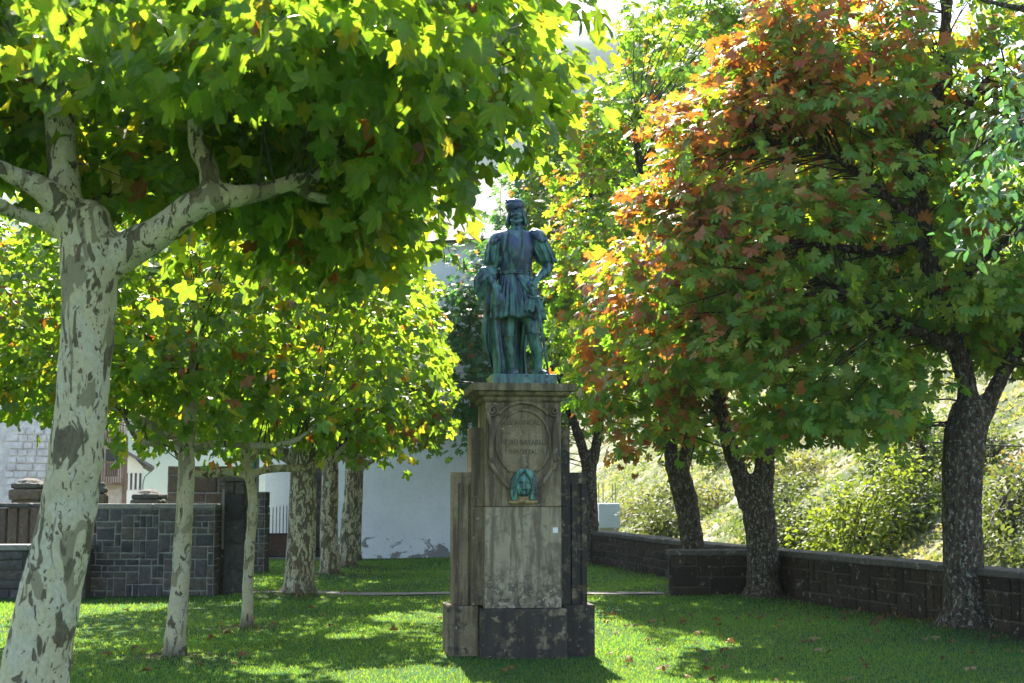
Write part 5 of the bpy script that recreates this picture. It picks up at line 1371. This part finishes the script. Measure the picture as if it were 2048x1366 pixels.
bush('shrub', 'dark green shrub low behind the wall between the container and the leaning trunk', 'shrub', [bl(1325, 1045, 40, .55, .6, .3), bl(1350, 1010, 44, .5, .5, .4)], 80, .2, .10, (.03, .055, .025), (.08, .11, .045))
bush('shrub', 'large dense green shrub right of the dark chestnut trunk, below the cable', 'shrub', [bl(2010, 1070, 30, .7, .7, .6), bl(2045, 1010, 31, .7, .7, .6), bl(1990, 1100, 28, .5, .5, .35)], 130, .2, .10, (.03, .06, .02), (.08, .11, .04))
rock(1868, 1105, 34.5, .55, 'pale grey rock left of the dark chestnut trunk at the wall')
rock(1985, 1085, 34.5, .6, 'bluish grey rock right of the dark chestnut trunk at the wall')
# scrubby grass tufts over the hillside
def scrub():
    n = 110000; x = rng.random(n) ** 1.3 * 60 + 1.0; y = 22 + rng.random(n) ** 1.2 * 90
    px, py, zf = to_px(np.stack([x, y, hill_z(x, y)], 1)); k = (px > 1150) & (px < 2150) & (x > np.interp(y, [q[1] for q in WALL[::-1]], [q[0] for q in WALL[::-1]]) + 1.5); x, y = x[k], y[k]; z = hill_z(x, y); n = len(x)
    pat = np.sin(x * .7 + 2 * np.sin(y * .35)) * np.sin(y * .55 + np.sin(x * .5)) + .5 * rng.normal(size=n); k = pat > -.35; x, y, z = x[k], y[k], z[k]; n = len(x)
    P = np.stack([x, y, z + .03], 1); tip = rng.normal(size=(n, 3)) * .6 + np.array([0, 0, 1.]); Rm = frames(tip, rng.normal(size=(n, 3)))
    pc = (np.sin(x * .9 + y * .3) * np.sin(y * .45 - x * .4) + .6 * rng.normal(size=n))[:, None]
    C = np.where(pc < -.2, np.array([.07, .12, .045]), np.where(pc < .5, np.array([.17, .21, .08]), np.array([.26, .25, .15]))) * (.7 + .6 * rng.random((n, 1)))
    o = link('scrub', instance_mesh('scrub', TM[('crown4', False)], P, Rm, .05 + .13 * rng.random(n) ** 2, C), M['leaf_far']); tag(o, 'rough yellow-green grass and scrub covering the sunny hillside', 'scrub', kind='stuff')
scrub()

# ------------------------------------------------------------------ fallen leaves
def fallen():
    lib = []
    for k in range(10):
        kind = 'plane' if k % 2 else 'chestnut'; V, T = TM[(kind, False)][k % 4]; V = V.copy(); V[:, 2] = V[:, 2] * 1.2 + .25 * V[:, 0] ** 2 + .15 * np.sin(V[:, 1] * 4)
        V[:, 2] -= V[:, 2].min(); c = np.array([(.17, .08, .04), (.22, .12, .05), (.12, .065, .035), (.26, .18, .10), (.17, .065, .035)][k % 5]); me = np_mesh('fallen_leaf', V, T, np.repeat(c[None], len(V), 0)); me.materials.append(M['dead_leaf']); lib.append((me, kind))
    n = 0; rs = random.Random(5)
    while n < 150:
        y = 11.5 + 24 * rs.random() ** 1.3; x = rs.uniform(-.34 * y, .36 * y)
        q = rs.random()
        if q < .35: x = rs.uniform(1, 6.5); y = rs.uniform(12.5, 20)
        elif q < .65: tx, ty, _h = TREES_AT[rs.randint(1, 6)]; x = tx + rs.gauss(0, .7); y = ty + rs.gauss(0, .9)
        wl = np.interp(y, [q[1] for q in WALL[::-1]], [q[0] for q in WALL[::-1]])
        if x > wl - .2 or (abs(x - .07) < .85 and abs(y - 15) < .6) or (x < -4.6 and y > 22.5): continue
        me, kind = lib[rs.randint(0, 9)]; o = bpy.data.objects.new('fallen_leaf', me); col.objects.link(o); s_ = rs.uniform(.05, .10) * (.85 if kind == 'plane' else 1)
        o.location = (x, y, float(lawn_z(np.array(x), np.array(y))) + .022); o.rotation_euler = (rs.uniform(-.3, .3), rs.uniform(-.3, .3), rs.uniform(0, 6.28)); o.scale = (s_, s_, s_)
        tag(o, 'dry brown fallen leaf lying on the grass', 'leaf', 'fallen leaves scattered on the lawn'); n += 1
fallen()

# ------------------------------------------------------------------ valley haze
hz = MB().box(-1650, 1650, -420, 2550, -6, 330).build('haze', None); hm = bpy.data.materials.new('haze_air'); hm.use_nodes = True
hm.node_tree.nodes.remove(hm.node_tree.nodes['Principled BSDF']); pv = hm.node_tree.nodes.new('ShaderNodeVolumePrincipled')
pv.inputs['Density'].default_value = 0.0002; pv.inputs['Color'].default_value = (.86, .93, 1, 1); pv.inputs['Anisotropy'].default_value = 0.0
hm.node_tree.links.new(pv.outputs[0], hm.node_tree.nodes['Material Output'].inputs['Volume']); hz.data.materials.append(hm); tag(hz, kind='stuff')
